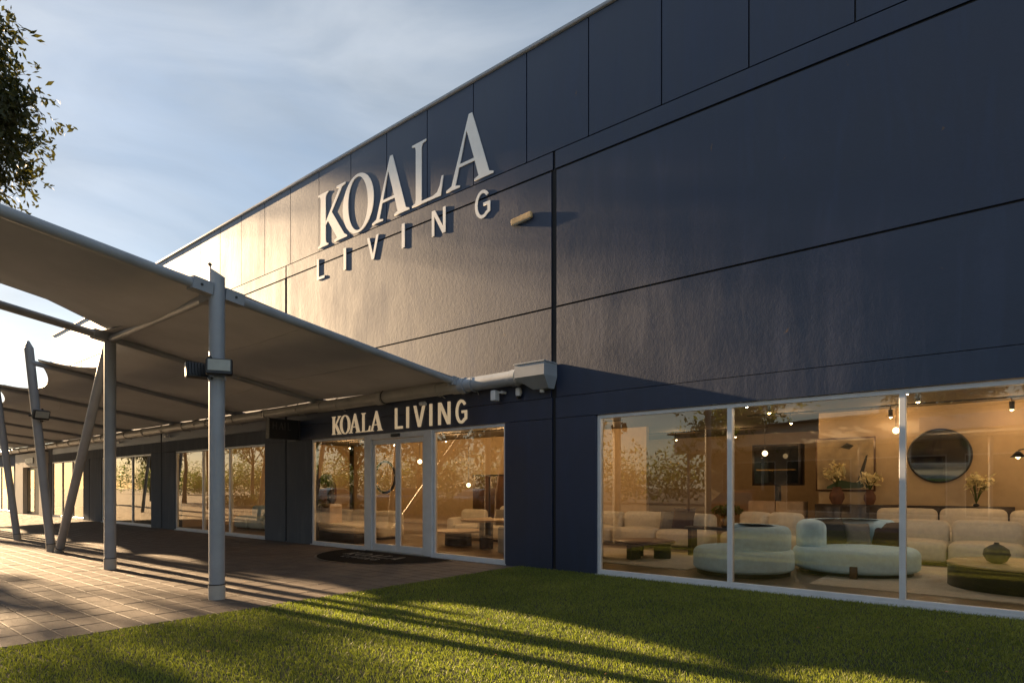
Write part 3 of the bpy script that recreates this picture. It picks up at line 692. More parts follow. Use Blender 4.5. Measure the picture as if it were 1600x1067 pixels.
# ------------------------------------------------------------------ door mat
dm = thing('door_mat', 'black half-round door mat with grey lettering before the glass doors', 'mat', (-10.65, -.22, 0))
m = MB(); pts = [(1.75*cos(pi+pi*i/40), 1.62*sin(pi+pi*i/40)) for i in range(41)]; m.prism(pts, .001, .016); m.build('pile', 'mat_black', dm)
m = MB(); pin = [(1.80*cos(pi+pi*i/40), 1.67*sin(pi+pi*i/40)) for i in range(41)]; m.prism(pin, .0005, .009); m.build('rubber_edge', 'black_plastic', dm)
def matword(word, font, x, y, hgt, gap):
    for ch in word:
        wd, polys = font[ch]; sx = hgt*.95
        for p in polys if ch == 'K' else [None]:
            o = link_mesh('letter', glyph_mesh([p] if p else polys, sx, hgt, .004), 'mat_text', dm); o.location = (x, y, .0175 + (.0006 if p is not None and p is polys[-1] and ch == 'K' else 0))
        x += wd*sx+gap
matword('KOALA', SER, -.95, -.72, .40, .05); matword('LIVING', SAN, -.55, -1.05, .22, .10)

# ------------------------------------------------------------------ showroom furniture
def P(name, mat, par, fn, smooth=50):
    m = MB(); fn(m); return m.build(name, mat, par, smooth)
def pillow(loc, rz, tilt, wd, mat, label, group='cushions on the sofas'):
    m = MB(); n = 12; vs = []; 
    for sgn in (1, -1):
        for i in range(n+1):
            for j in range(n+1):
                u, v = i/n*2-1, j/n*2-1; th = .085*((1-u**4)*(1-v**4))**.55
                k_ = 1-.06*(1-abs(u))*abs(v)**3 ; l_ = 1-.06*(1-abs(v))*abs(u)**3
                vs.append((u*wd/2*l_, sgn*th, v*wd/2*k_+wd/2))
    N1 = (n+1)**2; fs = []
    for q in range(2):
        for i in range(n):
            for j in range(n):
                f_ = (i*(n+1)+j, (i+1)*(n+1)+j, (i+1)*(n+1)+j+1, i*(n+1)+j+1); f_ = tuple(x+q*N1 for x in f_); fs.append(f_ if q == 0 else f_[::-1])
    m.add(vs, fs); o = m.build('cushion', mat, None, 170); o.location = loc; o.rotation_euler = (tilt, 0, rz)
    return tag(o, label, 'cushion', group)
def coffee_round(loc, r, h, label):
    t = thing('coffee_table', label, 'table', loc)
    P('top', 'brown_wood', t, lambda m: m.lathe([(r-.03, h-.05), (r, h-.03), (r, h-.01), (r-.01, h)], 36))
    for a_ in (20, 140, 260):
        o = MB().bbox(-.17, .17, -.06, .06, .0, h-.052, .015).build('leg', 'dark_wood', t); o.location = (r*.58*cos(R(a_)), r*.58*sin(R(a_)), 0); o.rotation_euler = (0, 0, R(a_))
    return t
coffee_round((-6.02, 2.55, .03), .62, .36, 'round dark wood coffee table with slab legs behind the left pane')
# round swivel seat in the middle pane
t = thing('round_lounge_seat', 'pale round lounge seat with curved back nearest the window', 'seat', (-3.72, 1.72, .013), R(0))
P('base', 'dark_wood', t, lambda m: m.prism(ellipse(.76, .78), 0, .07)); P('seat', 'white_boucle_skylit', t, lambda m: m.puff(ellipse(.82, .84, 40), .06, .45, .12, 6, .02))
P('backrest', 'white_boucle_skylit', t, lambda m: m.puff(arcband(.40, .77, -70, 115, 20), .40, .82, .12, 6, .0))
# cream long sofa
def long_sofa(loc, rz, label, n, wd, mat, base='dark_wood', dp=1.0, sh=.44, bh=.82, name='sofa'):
    t = thing(name, label, 'sofa', loc, rz); W = n*wd
    P('plinth', base, t, lambda m: m.prism(rrect(W-.15, dp-.15, .1), 0, .06))
    for i in range(n):
        cx = -W/2+wd*(i+.5)
        P('seat', mat, t, lambda m: m.puff(rrect(wd-.01, dp, .16, cx=cx), .05, sh, .11, 5, .03)); P('backrest', mat, t, lambda m: m.puff(rrect(wd-.03, .34, .14, cx=cx, cy=dp/2-.17), sh-.08, bh+.015*(i % 2), .13, 5, .01))
    return t
long_sofa((-7.55, 5.25, .013), R(0), 'long cream sofa behind the round dark coffee table', 3, 1.25, 'cream_boucle')
# curved chaise
t = thing('chaise_sofa', 'pale curved chaise sofa with dark cushions in the middle pane', 'sofa', (-2.25, 3.05, .013), R(0))
P('plinth', 'dark_wood', t, lambda m: m.prism(ellipse(.88, .88), 0, .05)); P('seat', 'white_boucle_skylit', t, lambda m: m.puff(ellipse(.98, 1.0, 44), .06, .45, .13, 6, .02))
P('backrest', 'white_boucle_skylit', t, lambda m: m.puff(arcband(.48, .92, 60, 215, 20), .38, .90, .14, 6))
P('leg', 'brown_wood', t, lambda m: m.bbox(.12, .23, -1.015, -.94, 0, .20, .008))
pillow((-2.55, 3.1, .45), R(50), R(-18), .50, 'cushion_dark', 'black cushion leaning on the pale chaise back')
pillow((-2.22, 3.3, .45), R(25), R(-22), .42, 'cushion_grey', 'grey cushion beside the black one on the chaise')
pillow((-1.82, 3.4, .45), R(-6), R(-20), .46, 'cushion_brown', 'brown cushion at the right end of the chaise')
long_sofa((.05, 5.45, .013), R(0), 'long beige modular sofa behind the drum coffee table', 4, 1.12, 'cream_boucle', dp=1.05)
long_sofa((-.2, 7.15, .013), R(0), 'beige sofa against the wall below the round mirror', 4, 1.2, 'cream_boucle', dp=.85, sh=.5, bh=1.0)
long_sofa((-4.5, 5.15, .013), R(-25), 'cream two-seat sofa between the chaise and round seat', 2, .85, 'cream_boucle', dp=.95, bh=.90)
pillow((-6.35, 5.1, .45), R(0), R(-18), .56, 'cushion_brown', 'dark brown cushion on the long cream sofa')
pillow((-6.75, 5.2, .45), R(10), R(-20), .46, 'cushion_grey', 'grey cushion behind the dark brown cushion on the long sofa')
# drum table and vase
t = thing('drum_coffee_table', 'black drum coffee table with pale stone top and vase', 'table', (.02, 2.55, .013))
P('drum', 'dark_wood', t, lambda m: m.lathe([(.88, 0), (.90, .02), (.90, .33)], 48)); P('top', 'light_wood', t, lambda m: m.lathe([(.89, .332), (.91, .34), (.91, .36), (.90, .368)], 48))
t = thing('round_vase', 'round grey stone vase on the drum coffee table', 'vase', (-.28, 2.45, .382)); P('body', 'stone_vase', t, lambda m: m.lathe([(.06, 0), (.12, .03), (.165, .12), (.15, .2), (.08, .255), (.035, .275), (.03, .30), (.02, .30), (.02, .26)], 28), 60)
tag(P('rug', 'rug', None, lambda m: m.prism(rrect(5.4, 3.6, .05, cx=.2, cy=2.9), .0125, .024)), 'cream rug under the drum coffee table', 'rug')
tag(P('rug', 'rug', None, lambda m: m.prism(rrect(3.2, 2.6, .05, cx=-6.2, cy=2.7), .0125, .024)), 'cream rug under the round dark coffee table', 'rug')
# sideboards
for cx, wd, lab in ((-3.05, 1.75, 'black sideboard below the painting'), (-1.05, 1.9, 'black sideboard below the round mirror')):
    t = thing('sideboard', lab + ' on the beige wall', 'sideboard', (cx, 7.62, .013)); P('carcass', 'dark_wood', t, lambda m: m.bbox(-wd/2, wd/2, -.22, .22, .12, 1.06, .008))
    for q in range(3): P('door', 'dark_wood', t, lambda m: m.bbox(-wd/2+.02+q*wd/3, -wd/2+(q+1)*wd/3-.02, -.236, -.222, .16, 1.02, .004))
    for sx in (-1, 1): P('leg', 'dark_metal', t, lambda m: m.box(sx*(wd/2-.1)-.03, sx*(wd/2-.1)+.03, -.2, .2, 0, .12))
# painting
t = thing('painting', 'large tan canvas with dark plant shapes on the wall', 'painting', (-3.35, 7.885, 2.05)); P('frame', 'brown_wood', t, lambda m: m.bbox(-.66, .66, -.03, .01, -.66, .66, .006)); c_ = P('canvas', 'canvas', t, lambda m: m.box(-.62, .62, -.036, -.028, -.62, .62))
def blob(cx, cz, pts): return [(cx+x, cz+z) for x, z in pts]
def flat_shape(par, mat, pts, y=-.039):
    me = glyph_mesh([pts], 1, 1, .004); o = link_mesh('brush_mark', me, mat, par); o.rotation_euler = (R(90), 0, 0); o.location = (0, y, 0)
flat_shape(c_, 'paint_dark', [(.28, -.4), (.36, -.1), (.46, .2), (.50, .22), (.46, .0), (.40, -.25), (.36, -.45)]); flat_shape(c_, 'paint_green', [(-.4, -.55), (-.1, -.38), (.2, -.45), (.5, -.35), (.55, -.58), (-.4, -.60)], -.041)
flat_shape(c_, 'paint_dark', [(-.1, .42), (.05, .52), (.2, .45), (.1, .36)])
# mirror
t = thing('round_mirror', 'round wall mirror with thin dark frame', 'mirror', (-1.43, 7.87, 2.2)); t.rotation_euler = (R(92.5), 0, 0)
P('frame', 'dark_metal', t, lambda m: m.lathe([(.60, -.02), (.615, 0), (.615, .04), (.59, .05), (.58, .03)], 48)); P('glass', 'mirror_glass', t, lambda m: m.lathe([(.575, .0), (.579, .037)], 48), 40)
# vases with flowers
def flower_vase(loc, h, r, label, tall, mat='terracotta'):
    t = thing('flower_vase', label, 'vase', loc); P('body', mat, t, lambda m: m.lathe([(r*.6, 0), (r, h*.35), (r*.95, h*.6), (r*.5, h*.92), (r*.6, h), (r*.5, h), (r*.4, h*.9)], 18), 60)
    m = MB(); fl = MB()
    for q in range(12):
        a_ = random.uniform(0, 2*pi); e = random.uniform(.05, .22); z = h+tall*random.uniform(.5, 1); p = (e*cos(a_), e*sin(a_), z)
        m.tube([(0, 0, h*.9), (p[0]*.4, p[1]*.4, (h+z)/2), p], .006, 5)
        for s_ in range(14):
            c_ = Vector(p)+Vector([random.gauss(0, .05) for _ in range(3)]); d1 = Vector([random.gauss(0, .03) for _ in range(3)]); d2 = Vector([random.gauss(0, .03) for _ in range(3)])
            fl.add([c_-d1, c_+d2, c_+d1, c_-d2], [(0, 1, 2, 3)])
    m.build('stems', 'leaf_green', t); fl.build('blooms', 'flower', t)
flower_vase((-3.45, 7.5, 1.075), .42, .17, 'tall terracotta vase of flowers left on the sideboard', .5)
flower_vase((-2.75, 7.5, 1.075), .36, .13, 'smaller terracotta vase of flowers right of the tall one', .3)
flower_vase((-.75, 7.55, 1.075), .06, .06, 'stem vase of white blooms right of the round mirror', .62, 'dark_metal')
# fireplace like black cabinet
t = thing('wall_cabinet', 'black glass-front wall cabinet over pale drawers', 'cabinet', (-5.05, 8.3, .013)); P('carcass', 'dark_wood', t, lambda m: m.bbox(-.62, .62, -.2, .2, 1.52, 2.62, .008)); P('glass_front', 'car_glass', t, lambda m: m.box(-.56, .56, -.212, -.202, 1.58, 2.56))
P('drawers', 'light_wood', t, lambda m: (m.bbox(-.7, -.01, -.25, .2, .1, 1.1, .006), m.bbox(.01, .7, -.25, .2, .1, 1.1, .006))); P('shelf', 'brass', t, lambda m: m.box(-.5, .5, -.218, -.213, 1.92, 1.95)); P('stand', 'dark_metal', t, lambda m: (m.box(-.05, .05, -.1, .1, 1.1, 1.52), m.box(-.6, .6, -.2, .18, 0, .1)))
# indoor plant behind the round seat
def leaf_cloud(m, n, c_, rad, size, flat=1.):
    for _ in range(n):
        d = Vector([random.gauss(0, 1) for _ in range(3)]); d.normalize(); p = Vector(c_)+Vector((d.x*rad[0], d.y*rad[1], d.z*rad[2]))*random.random()**.4
        ax = Vector([random.gauss(0, 1) for _ in range(3)]).normalized(); bx2 = ax.cross(Vector([random.gauss(0, 1) for _ in range(3)])).normalized(); s_ = size*random.uniform(.6, 1.3)
        m.add([p-ax*s_, p+bx2*s_*.35, p+ax*s_, p-bx2*s_*.35], [(0, 1, 2, 3)])
def pot_plant(loc, h, r, label):
    t = thing('potted_plant', label, 'plant', loc); P('pot', 'brass', t, lambda m: m.lathe([(.1, 0), (.14, .05), (.15, .25), (.12, .25), (.12, .2)], 18), 60); m = MB(); leaf_cloud(m, 350, (0, 0, .25+h/2), (r, r, h/2), .06); m.build('foliage', 'leaf_green', t)
    MB().tube([(0, 0, .2), (.02, 0, .25+h*.5)], .012, 6).build('stem', 'bark', t)
t = thing('console_table', 'dark low console behind the round lounge seat', 'table', (-4.9, 3.75, .013)); P('top', 'dark_wood', t, lambda m: m.bbox(-.7, .7, -.2, .2, .58, .63, .006))
for sx in (-.6, .6): P('leg', 'dark_wood', t, lambda m: m.box(sx-.04, sx+.04, -.15, .15, 0, .58))
pot_plant((-4.75, 3.75, .643), .22, .32, 'low leafy plant in brass pot behind the round seat')
# arc lamp and pendants (lit)
def bulb_light(par, loc, e, col=(1, .60, .27), r=.05):
    l_ = bpy.data.lights.new('lamp_light', 'POINT'); l_.energy = e; l_.color = col; l_.shadow_soft_size = r
    o = bpy.data.objects.new('lamp_light', l_); C.objects.link(o); o.parent = par; o.location = loc
t = thing('arc_lamp', 'dark arc floor lamp with glowing bulb by the beige wall', 'lamp', (.75, 6.55, .013)); P('base', 'dark_metal', t, lambda m: m.lathe([(.2, 0), (.2, .03), (.02, .04)], 20))
P('stem', 'dark_metal', t, lambda m: m.tube([(0, 0, .03), (0, 0, 1.6), (-.12, 0, 2.05), (-.45, 0, 2.28), (-.8, 0, 2.2)], .014, 8)); P('shade', 'dark_metal', t, lambda m: m.lathe([(.03, .12), (.13, 0), (.12, 0), (.02, .11)], 16, (-.8, 0, 2.06))); P('bulb', 'bulb', t, lambda m: m.lathe([(.005, -.03), (.04, 0), (.045, .03), (.01, .06)], 12, (-.8, 0, 2.06))); bulb_light(t, (-.8, 0, 2.0), 4)
# ceiling tracks with spots
TR = [(-5.5, 5.2, 3.2, 4, 'ceiling light track near the right windows'), (-5.5, 5.2, 4.6, 4, 'ceiling light track over the modular sofas'), (-5.5, 5.2, 7.2, 5, 'ceiling light track washing the beige wall'),
      (-14.5, -7.2, 2.2, 3, 'ceiling light track behind the entrance doors'), (-22.5, -8.5, 6.0, 5, 'ceiling light track deep behind the entrance'), (-23, -16, 3.0, 2, 'ceiling light track behind the three-pane window'), (-38, -25, 3.5, 3, 'ceiling light track in the far shop'), (-12, -6, 10.5, 3, 'ceiling light track at the showroom back wall')]
for x0, x1, y, n, lab in TR:
    t = thing('light_track', lab, 'light', (0, y, 3.35)); P('rail', 'dark_metal', t, lambda m: m.box(x0, x1, -.02, .02, -.03, -.001))
    for q in range(n):
        x = x0+(x1-x0)*(q+.5)/n; h_ = P('spot_head', 'dark_metal', t, lambda m: (m.tube([(x, 0, -.03), (x, 0, -.12)], .012, 8), m.tube([(x, 0, -.10), (x, .04, -.26)], .045, 12))); P('bulb', 'bulb', h_, lambda m: m.lathe([(.01, -.02), (.036, 0), (.03, .012)], 10, (x, .047, -.275)))
        bulb_light(t, (x, .05, -.36), 14 if x0 in (-14.5, -22.5) else (6.5 if y == 3.2 else 4.0), (1, .95, .86) if y == 3.2 else (1, .60, .27))  # front track cooler and stronger, standing in for skylight on the near seats
def globe_pendant(loc, label, drop):
    t = thing('globe_pendant', label, 'lamp', loc, 0, 'globe pendants in the showroom'); P('cord', 'dark_metal', t, lambda m: m.tube([(0, 0, 0), (0, 0, drop)], .006, 6)); P('globe', 'globe_glass', t, lambda m: m.lathe([(.01, -.07), (.05, -.05), (.07, 0), (.05, .05), (.01, .07)], 16), 60)
for i, (x, y, z) in enumerate(((-5.05, 7.2, 2.35), (-2.1, 6.6, 2.72), (-13.9, 3.4, 2.25), (-13.6, 5.2, 1.55), (1.0, 6.9, 2.62))):
    globe_pendant((x, y, z), ['globe pendant in front of the black wall cabinet', 'globe pendant left of the round mirror', 'globe pendant behind the left sliding door', 'low globe pendant deep behind the sliding doors', 'globe pendant near the right picture edge'][i], 3.35-z)
# entrance furniture
t = thing('hoop_sculpture', 'dark hoop hanging behind the left sliding door', 'sculpture', (-13.85, 2.05, 1.77)); 
P('hoop', 'black_plastic', t, lambda m: m.tube([(.44*cos(a_), 0, .44*sin(a_)) for a_ in [2*pi*i/40 for i in range(41)]], .036, 8)); P('cord', 'dark_metal', t, lambda m: m.tube([(0, 0, .45), (0, 0, 1.58)], .005, 6))
t = thing('abstract_sculpture', 'black arched sculpture on a plinth behind the left entrance pane', 'sculpture', (-15.05, .95, .013)); P('arch', 'dark_wood', t, lambda m: m.tube([(.2, 0, 1.02), (.2, 0, 1.55), (.1, 0, 1.74), (-.08, 0, 1.74), (-.18, 0, 1.62)], [.1, .11, .11, .12, .13], 12)); P('plinth', 'light_wood', t, lambda m: m.bbox(-.05, .45, -.2, .2, 0, 1.02, .006))
long_sofa((-15.2, 2.1, .013), R(6), 'cream sofa behind the left entrance pane', 3, 1.0, 'cream_boucle', bh=.78)
t = thing('daybed', 'low grey daybed with dark base behind left entrance pane', 'daybed', (-14.2, .95, .013)); P('base', 'dark_wood', t, lambda m: m.bbox(-.9, .9, -.34, .34, 0, .26, .01)); P('mattress', 'cream_boucle', t, lambda m: m.puff(rrect(1.85, .74, .12), .25, .48, .08))
t = thing('armchair', 'cream armchair behind the right sliding door', 'armchair', (-12.0, 3.6, .013), R(20)); P('seat', 'cream_boucle', t, lambda m: m.puff(rrect(.8, .8, .14), .1, .44, .1)); P('backrest', 'cream_boucle', t, lambda m: m.puff(rrect(.8, .26, .12, cy=.3), .38, .84, .11))
for sx in (-1, 1): P('armrest', 'cream_boucle', t, lambda m: m.puff(rrect(.2, .82, .09, cx=sx*.46), .08, .62, .09))
long_sofa((-9.9, 3.9, .013), R(0), 'white sofa behind the right entrance pane', 3, 1.0, 'cream_boucle', bh=.95)
t = thing('plinth_table', 'low round table with broad black base behind right entrance pane', 'table', (-11.05, 2.15, .013)); P('top', 'light_wood', t, lambda m: m.lathe([(.63, .34), (.65, .36), (.65, .38)], 36)); P('base', 'dark_wood', t, lambda m: m.prism(ellipse(.38, .3), 0, .34))
t = thing('pedestal_table', 'taller round table on black column behind right entrance pane', 'table', (-9.95, 2.0, .013)); P('top', 'light_wood', t, lambda m: m.lathe([(.60, .65), (.62, .67), (.62, .70)], 36)); P('column', 'dark_wood', t, lambda m: m.lathe([(.17, 0), (.17, .65)], 14), 30)
t = thing('grey_ottoman', 'grey upholstered block at the right edge of the entrance glass', 'ottoman', (-8.55, 1.5, .013)); P('seat', 'grey_boucle', t, lambda m: m.puff(rrect(.7, .7, .1), .02, .62, .08))
pillow((-10.9, 3.55, .45), R(0), R(-20), .46, 'cushion_grey', 'grey patterned cushion on the white entrance sofa')
t = thing('tall_cabinet', 'dark tall cabinet at the back behind the entrance', 'cabinet', (-13.9, 6.8, .013)); P('carcass', 'dark_wood', t, lambda m: m.bbox(-.8, .8, -.25, .25, 0, 1.9, .01))
for sx in (-1, 1): P('door', 'brown_wood', t, lambda m: m.bbox(sx*.4-.37, sx*.4+.37, -.27, -.252, .06, 1.84, .004))
long_sofa((-20.2, 2.0, .013), R(0), 'pale sofa behind the three-pane shop window', 3, 1.0, 'white_boucle_skylit', bh=.8)
t = thing('cloth_display', 'russet cloth draped over a stand in the three-pane window', 'display', (-18.1, 2.6, .013))
P('drape', 'terracotta', t, lambda m: m.puff(rrect(1.5, .7, .2), .9, 1.75, .3, 5)); P('stand', 'dark_wood', t, lambda m: m.bbox(-.6, .6, -.25, .25, 0, .95, .01))
for i, (x0, x1) in enumerate(((-29.9, -25.4), (-37.2, -33.1), (-49.8, -45.6))):
    pts = []
    n = 60; rows = [[(x0+(x1-x0)*q/n, 1.4+.07*sin(q*1.9)+.02*sin(q*.7), z) for z in (.03, 1.6, 3.2)] for q in range(n+1)]
    o = grid_mesh('curtain', rows, 'curtain', None, 0, 170); tag(o, ['pleated curtain inside the two-pane shop window', 'pleated curtain inside the shop window by the portal', 'pleated curtain inside the farthest shop window'][i], 'curtain')

# ------------------------------------------------------------------ trees
def tree(loc, h, crown, n, leaf, mat, label, seed, name='tree', clumps=26, trunk_r=.18, spread=.26, lean=(0, 0)):
    rnd = random.Random(seed); t = thing(name, label, 'tree', loc); cx, cy, cz, rx, ry, rz_ = crown
    tr = MB(); base = Vector((0, 0, -.05)); top = Vector((cx*.8, cy*.8, cz+rz_*.3)); pts = []
    for i in range(8):
        s_ = i/7; pts.append(base.lerp(top, s_)+Vector((rnd.gauss(0, .06*h/8), rnd.gauss(0, .06*h/8), 0))*(0 if i == 0 else 1))
    tr.tube(pts, [trunk_r*(1-.8*i/7)*(1.25 if i == 0 else 1) for i in range(8)], 10)
    cl = []
    for q in range(clumps):
        while True:
            d = Vector((rnd.uniform(-1, 1), rnd.uniform(-1, 1), rnd.uniform(-1, 1)))
            if .25 < d.length < 1: break
        cl.append(Vector((cx+d.x*rx, cy+d.y*ry, cz+d.z*rz_)))
    lm = MB()
    for c_ in cl:
        k_ = rnd.randint(3, 6); p0 = pts[k_]; mid = p0.lerp(c_, .55)+Vector((rnd.gauss(0, .15), rnd.gauss(0, .15), .12*h/8)); lm.tube([p0, mid, c_], [trunk_r*.3, trunk_r*.18, .012], 6)
    tr.build('trunk', 'bark', t, 60); lm.build('limbs', 'bark', t, 60)
    r2 = np.random.default_rng(seed); cs = np.array([c_[:] for c_ in cl]); wgt = r2.uniform(.5, 1.5, len(cl)); wgt /= wgt.sum(); idx = r2.choice(len(cl), n, p=wgt)
    # twigs: leaves gather on short shoots inside each clump
    nt_ = max(1, n//9); ti = r2.choice(len(cl), nt_, p=wgt); rr = min(rx, ry, rz_)
    tp = cs[ti]+r2.normal(0, 1, (nt_, 3))*np.array([rx, ry, rz_])*spread*np.array([1, 1, .75]); td = r2.normal(0, 1, (nt_, 3)); td[:, 2] -= .5; td /= np.linalg.norm(td, axis=1)[:, None]
    k_ = r2.integers(0, nt_, n); c0 = tp[k_]+td[k_]*r2.uniform(0, leaf*6, n)[:, None]+r2.normal(0, leaf*.7, (n, 3))
    ax = td[k_]+r2.normal(0, .7, (n, 3)); ax /= np.linalg.norm(ax, axis=1)[:, None]; bx2 = np.cross(ax, r2.normal(0, 1, (n, 3))); bx2 /= np.linalg.norm(bx2, axis=1)[:, None]+1e-9
    s_ = leaf*r2.uniform(.6, 1.35, n)[:, None]
    V = np.stack([c0-ax*s_, c0+bx2*s_*.36, c0+ax*s_, c0-bx2*s_*.36], 1).reshape(-1, 3); me = bpy.data.meshes.new('crown')
    me.vertices.add(4*n); me.vertices.foreach_set('co', V.astype(np.float32).reshape(-1)); me.loops.add(4*n); me.loops.foreach_set('vertex_index', np.arange(4*n, dtype=np.int32)); me.polygons.add(n)
    me.polygons.foreach_set('loop_start', np.arange(n, dtype=np.int32)*4); me.polygons.foreach_set('loop_total', np.full(n, 4, np.int32)); me.update(calc_edges=True)
    link_mesh('crown', me, mat, t); return t
tree((-15.6, -9.0, -.05), 11, (.2, -.68, 8.25, 3.1, 3.6, 2.9), 190000, .072, 'leaf_dark', 'dark leafy tree reaching into the sky at top left', 3, clumps=84, trunk_r=.24, spread=.10)
tree((-41.5, -9.4, -.05), 11, (0, .2, 9.6, 2.2, 1.2, 1.7), 1500, .15, 'leaf_green', 'leafy tree by the walkway shading the lawn corner', 11, clumps=8, spread=.15, trunk_r=.14)
tree((-60, -15.4, -.05), 15, (0, .0, 11.3, 3.5, 2.4, 2.6), 7000, .18, 'leaf_dark', 'taller tree farther down the walkway', 17, clumps=18, spread=.2)
tree((-60.5, -9.5, -.05), 34, (0, 5.5, 29.0, 4.5, 2.3, 6.6), 24000, .26, 'leaf_dark', 'very tall gum tree beyond the far end of the shops', 23, clumps=60, trunk_r=.42, spread=.13)
TS = [(-20, -16, 9, 'leaf_gold', 'golden tree across the drive seen in the entrance glass'), (-27, -15, 10, 'leaf_gold', 'tall golden tree reflected in the sliding doors'), (-36, -17, 9, 'leaf_green', 'green tree across the drive left of the golden ones'), (-46, -16, 11, 'leaf_gold', 'large golden tree at the far drive'),
      (-13, -27, 11, 'leaf_green', 'green tree behind the white shop opposite'), (-4, -34, 12, 'leaf_dark', 'dark tree above the opposite shop roof'), (7, -33, 11, 'leaf_dark', 'second dark tree above the opposite shop roof'), (-60, -22, 12, 'leaf_green', 'broad tree at the far end of the parking'), (-30, -28, 12, 'leaf_dark', 'dark tree at the parking back'), (-72, -17, 11, 'leaf_dark', 'dark tree farthest along the drive')]
for i, (x, y, h, mt, lab) in enumerate(TS):
    tree((x, y, -.05), h, (0, 0, h*.62, h*.30, h*.30, h*.30), 5200, .20, mt, lab, 40+i, clumps=22, trunk_r=.2, spread=.2)
m = MB()
for q in range(150):
    x = -150+1.12*q+random.uniform(-.5, .5); y = -42+random.uniform(-3, 3); hh = random.uniform(3.2, 7.5)
    leaf_cloud(m, 330, (x, y, hh*.5), (1.9, 1.6, hh*.5), .22)
tag(m.build('far_tree_belt', 'leaf_green'), 'far belt of trees beyond the parking', 'trees', kind='stuff')
# hedges across the drive
for i, (x0, x1, y) in enumerate(((-52, -34, -13.6), (-32, -17, -13.4))):
    t = thing('hedge', ['green hedge along the far drive', 'green hedge across from the entrance'][i], 'hedge', ((x0+x1)/2, y, -.05)); m = MB(); leaf_cloud(m, 3500, (0, 0, .5), ((x1-x0)/2, .5, .5), .10); m.build('foliage', 'leaf_green', t)
    s_ = MB()
    for q in range(14): xx = (x0-x1)/2*.9+(x1-x0)*.9*q/13; s_.tube([(xx, 0, 0), (xx+.1, .05, .7)], .02, 5)
    s_.build('stems', 'bark', t)

# ------------------------------------------------------------------ shop across the parking
ob = thing('opposite_shop', 'low white-fascia shop across the parking mirrored in the windows', 'building', (0, -23, -.05), R(18))
MB().box(-15.5, 42, -12, 0, 0, 3.6).build('wall', 'brick_brown', ob); m = MB(); m.bbox(-17, 43, -12.5, 1.6, 3.7, 4.75, .03); m.build('fascia', 'render_white', ob); MB().bbox(-17.3, 43.3, -12.8, 1.9, 4.75, 4.86, .02).build('roof_edge', 'dark_metal', ob)
MB().box(-16.8, 42.8, -12.3, 1.4, 3.6, 3.70).build('soffit', 'render_white', ob)
for i in range(13):
    x = -14.5+4.2*i; w_ = MB().box(x, x+3.4, .0, .05, .3, 2.9).build('window', 'car_glass', ob); MB().box(x-.06, x+3.46, -.02, .03, .22, 2.98).build('frame', 'white_frame', w_)
for i in range(10): MB().tube([(-16.2+5.2*i, 1.2, 0), (-16.2+5.2*i, 1.2, 3.6)], .08, 10).build('post', 'steel_paint', ob, 40)
MB().bbox(-3, 1.6, 1.62, 1.7, 3.9, 4.5, .01).build('sign_panel', 'sign_blue', ob)
# street lamp between
sl = thing('street_lamp', 'tall curved street lamp across the drive', 'lamp', (-17.3, -20.5, -.05)); P('pole', 'steel_paint', sl, lambda m: m.tube([(0, 0, 0), (0, 0, 6.5), (.1, 0, 7.3), (.5, 0, 7.8), (1.2, 0, 7.9)], [.09, .06, .05, .045, .04], 10)); P('head', 'dark_metal', sl, lambda m: m.bbox(1.1, 1.7, -.1, .1, 7.85, 7.97, .02))

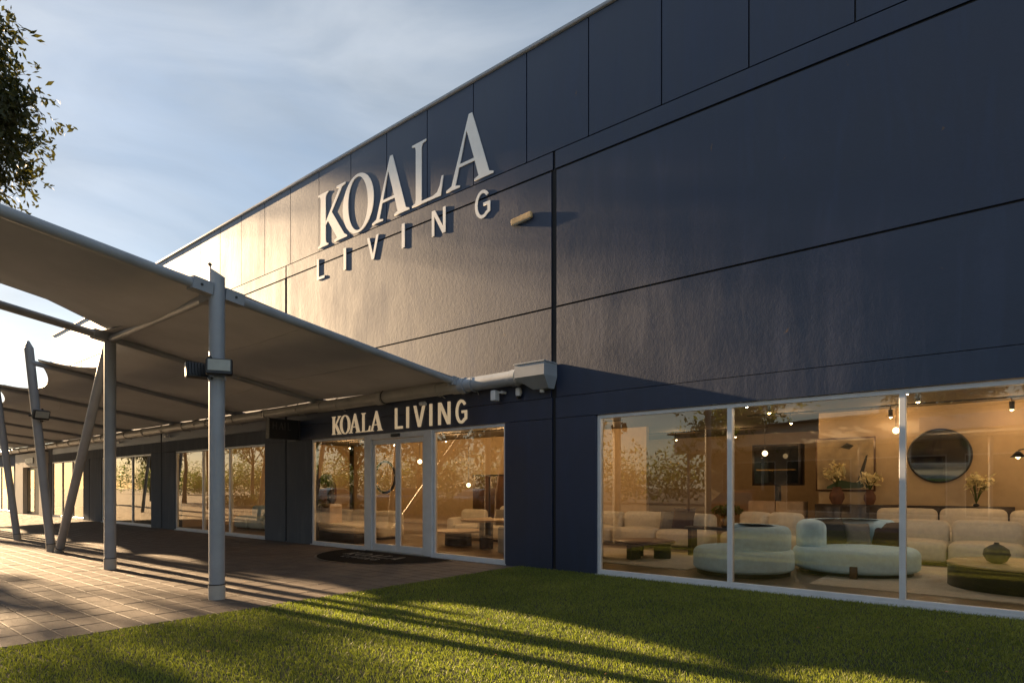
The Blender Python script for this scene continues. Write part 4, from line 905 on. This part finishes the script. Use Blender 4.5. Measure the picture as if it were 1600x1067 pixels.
# ------------------------------------------------------------------ parked cars (mirrored in the far windows)
def car(loc, rz, mat, label):
    t = thing('parked_car', label, 'car', loc, rz, 'cars parked across the drive')
    sec = [(-2.15, .35, .62, .62, .70), (-2.05, .28, .80, .82, .80), (-1.5, .25, .92, .96, .84), (-1.1, .25, .95, 1.00, .86), (-.4, .25, .95, 1.42, .86), (.5, .25, .94, 1.45, .86), (1.1, .25, .93, 1.30, .85), (1.75, .26, .93, .98, .84), (2.1, .30, .86, .88, .80), (2.2, .38, .66, .66, .72)]
    m = MB(); n = 10; vs = []
    for x, z0, zb, zt, hw in sec:
        tw = hw*(.74 if zt > 1.1 else .93)
        vs += [(x, -hw*.9, z0), (x, -hw, z0+.15), (x, -hw, zb-.08), (x, -hw*.97, zb), (x, -tw, zt), (x, tw, zt), (x, hw*.97, zb), (x, hw, zb-.08), (x, hw, z0+.15), (x, hw*.9, z0)]
    fs = [(i*n+j, i*n+(j+1) % n, (i+1)*n+(j+1) % n, (i+1)*n+j) for i in range(len(sec)-1) for j in range(n)] + [tuple(range(n))[::-1], tuple((len(sec)-1)*n+j for j in range(n))]
    m.add(vs, fs); body = m.build('body', mat, t, 35)
    for sy in (-1, 1):
        g = MB(); g.add([(-.95, sy*.862, 1.0), (1.25, sy*.845, 1.0), (.95, sy*.70, 1.33), (.45, sy*.655, 1.40), (-.38, sy*.66, 1.37)], [(0, 1, 2, 3, 4)]); g.build('side_window', 'car_glass', body)
        for x in (-1.35, 1.35):
            wl_ = MB(); wl_.tube([(x, sy*.66, .33), (x, sy*.885, .33)], .33, 20); wl_ = wl_.build('wheel', 'tyre', t, 40); MB().tube([(x, sy*.87, .33), (x, sy*.892, .33)], .2, 14).build('rim', 'rim', wl_, 40)
        MB().bbox(-2.2, -2.08, sy*.62-.1, sy*.62+.1, .66, .78, .02).build('headlight', 'lens', t); MB().bbox(2.1, 2.21, sy*.62-.1, sy*.62+.1, .68, .82, .02).build('tail_light', 'tail_red', t)
    for x0, x1, z0, z1 in ((-1.08, -.42, 1.02, 1.40), (1.12, 1.72, 1.28, 1.0)):
        g = MB(); g.add([(x0-.02, -.76, z0), (x0-.02, .76, z0), (x1, .62, z1), (x1, -.62, z1)] if x0 < 0 else [(x0, -.62, z0+.02), (x0, .62, z0+.02), (x1, .76, z1), (x1, -.76, z1)], [(0, 1, 2, 3)]); g.build('windscreen', 'car_glass', body)
    return t
for i, (x, y, mt, lab) in enumerate(((-41, -18.8, 'car_white', 'white car parked across the drive at the far end'), (-33, -19, 'car_blue', 'blue car parked between white and silver ones'), (-25.5, -18.9, 'car_silver', 'silver car parked across from the entrance'), (-9, -17.2, 'car_red', 'red car parked before the opposite shop'), (3.5, -17.4, 'car_white', 'white car parked before the opposite shop'))):
    car((x, y, -.06), R(90+random.uniform(-4, 4)), mt, lab)
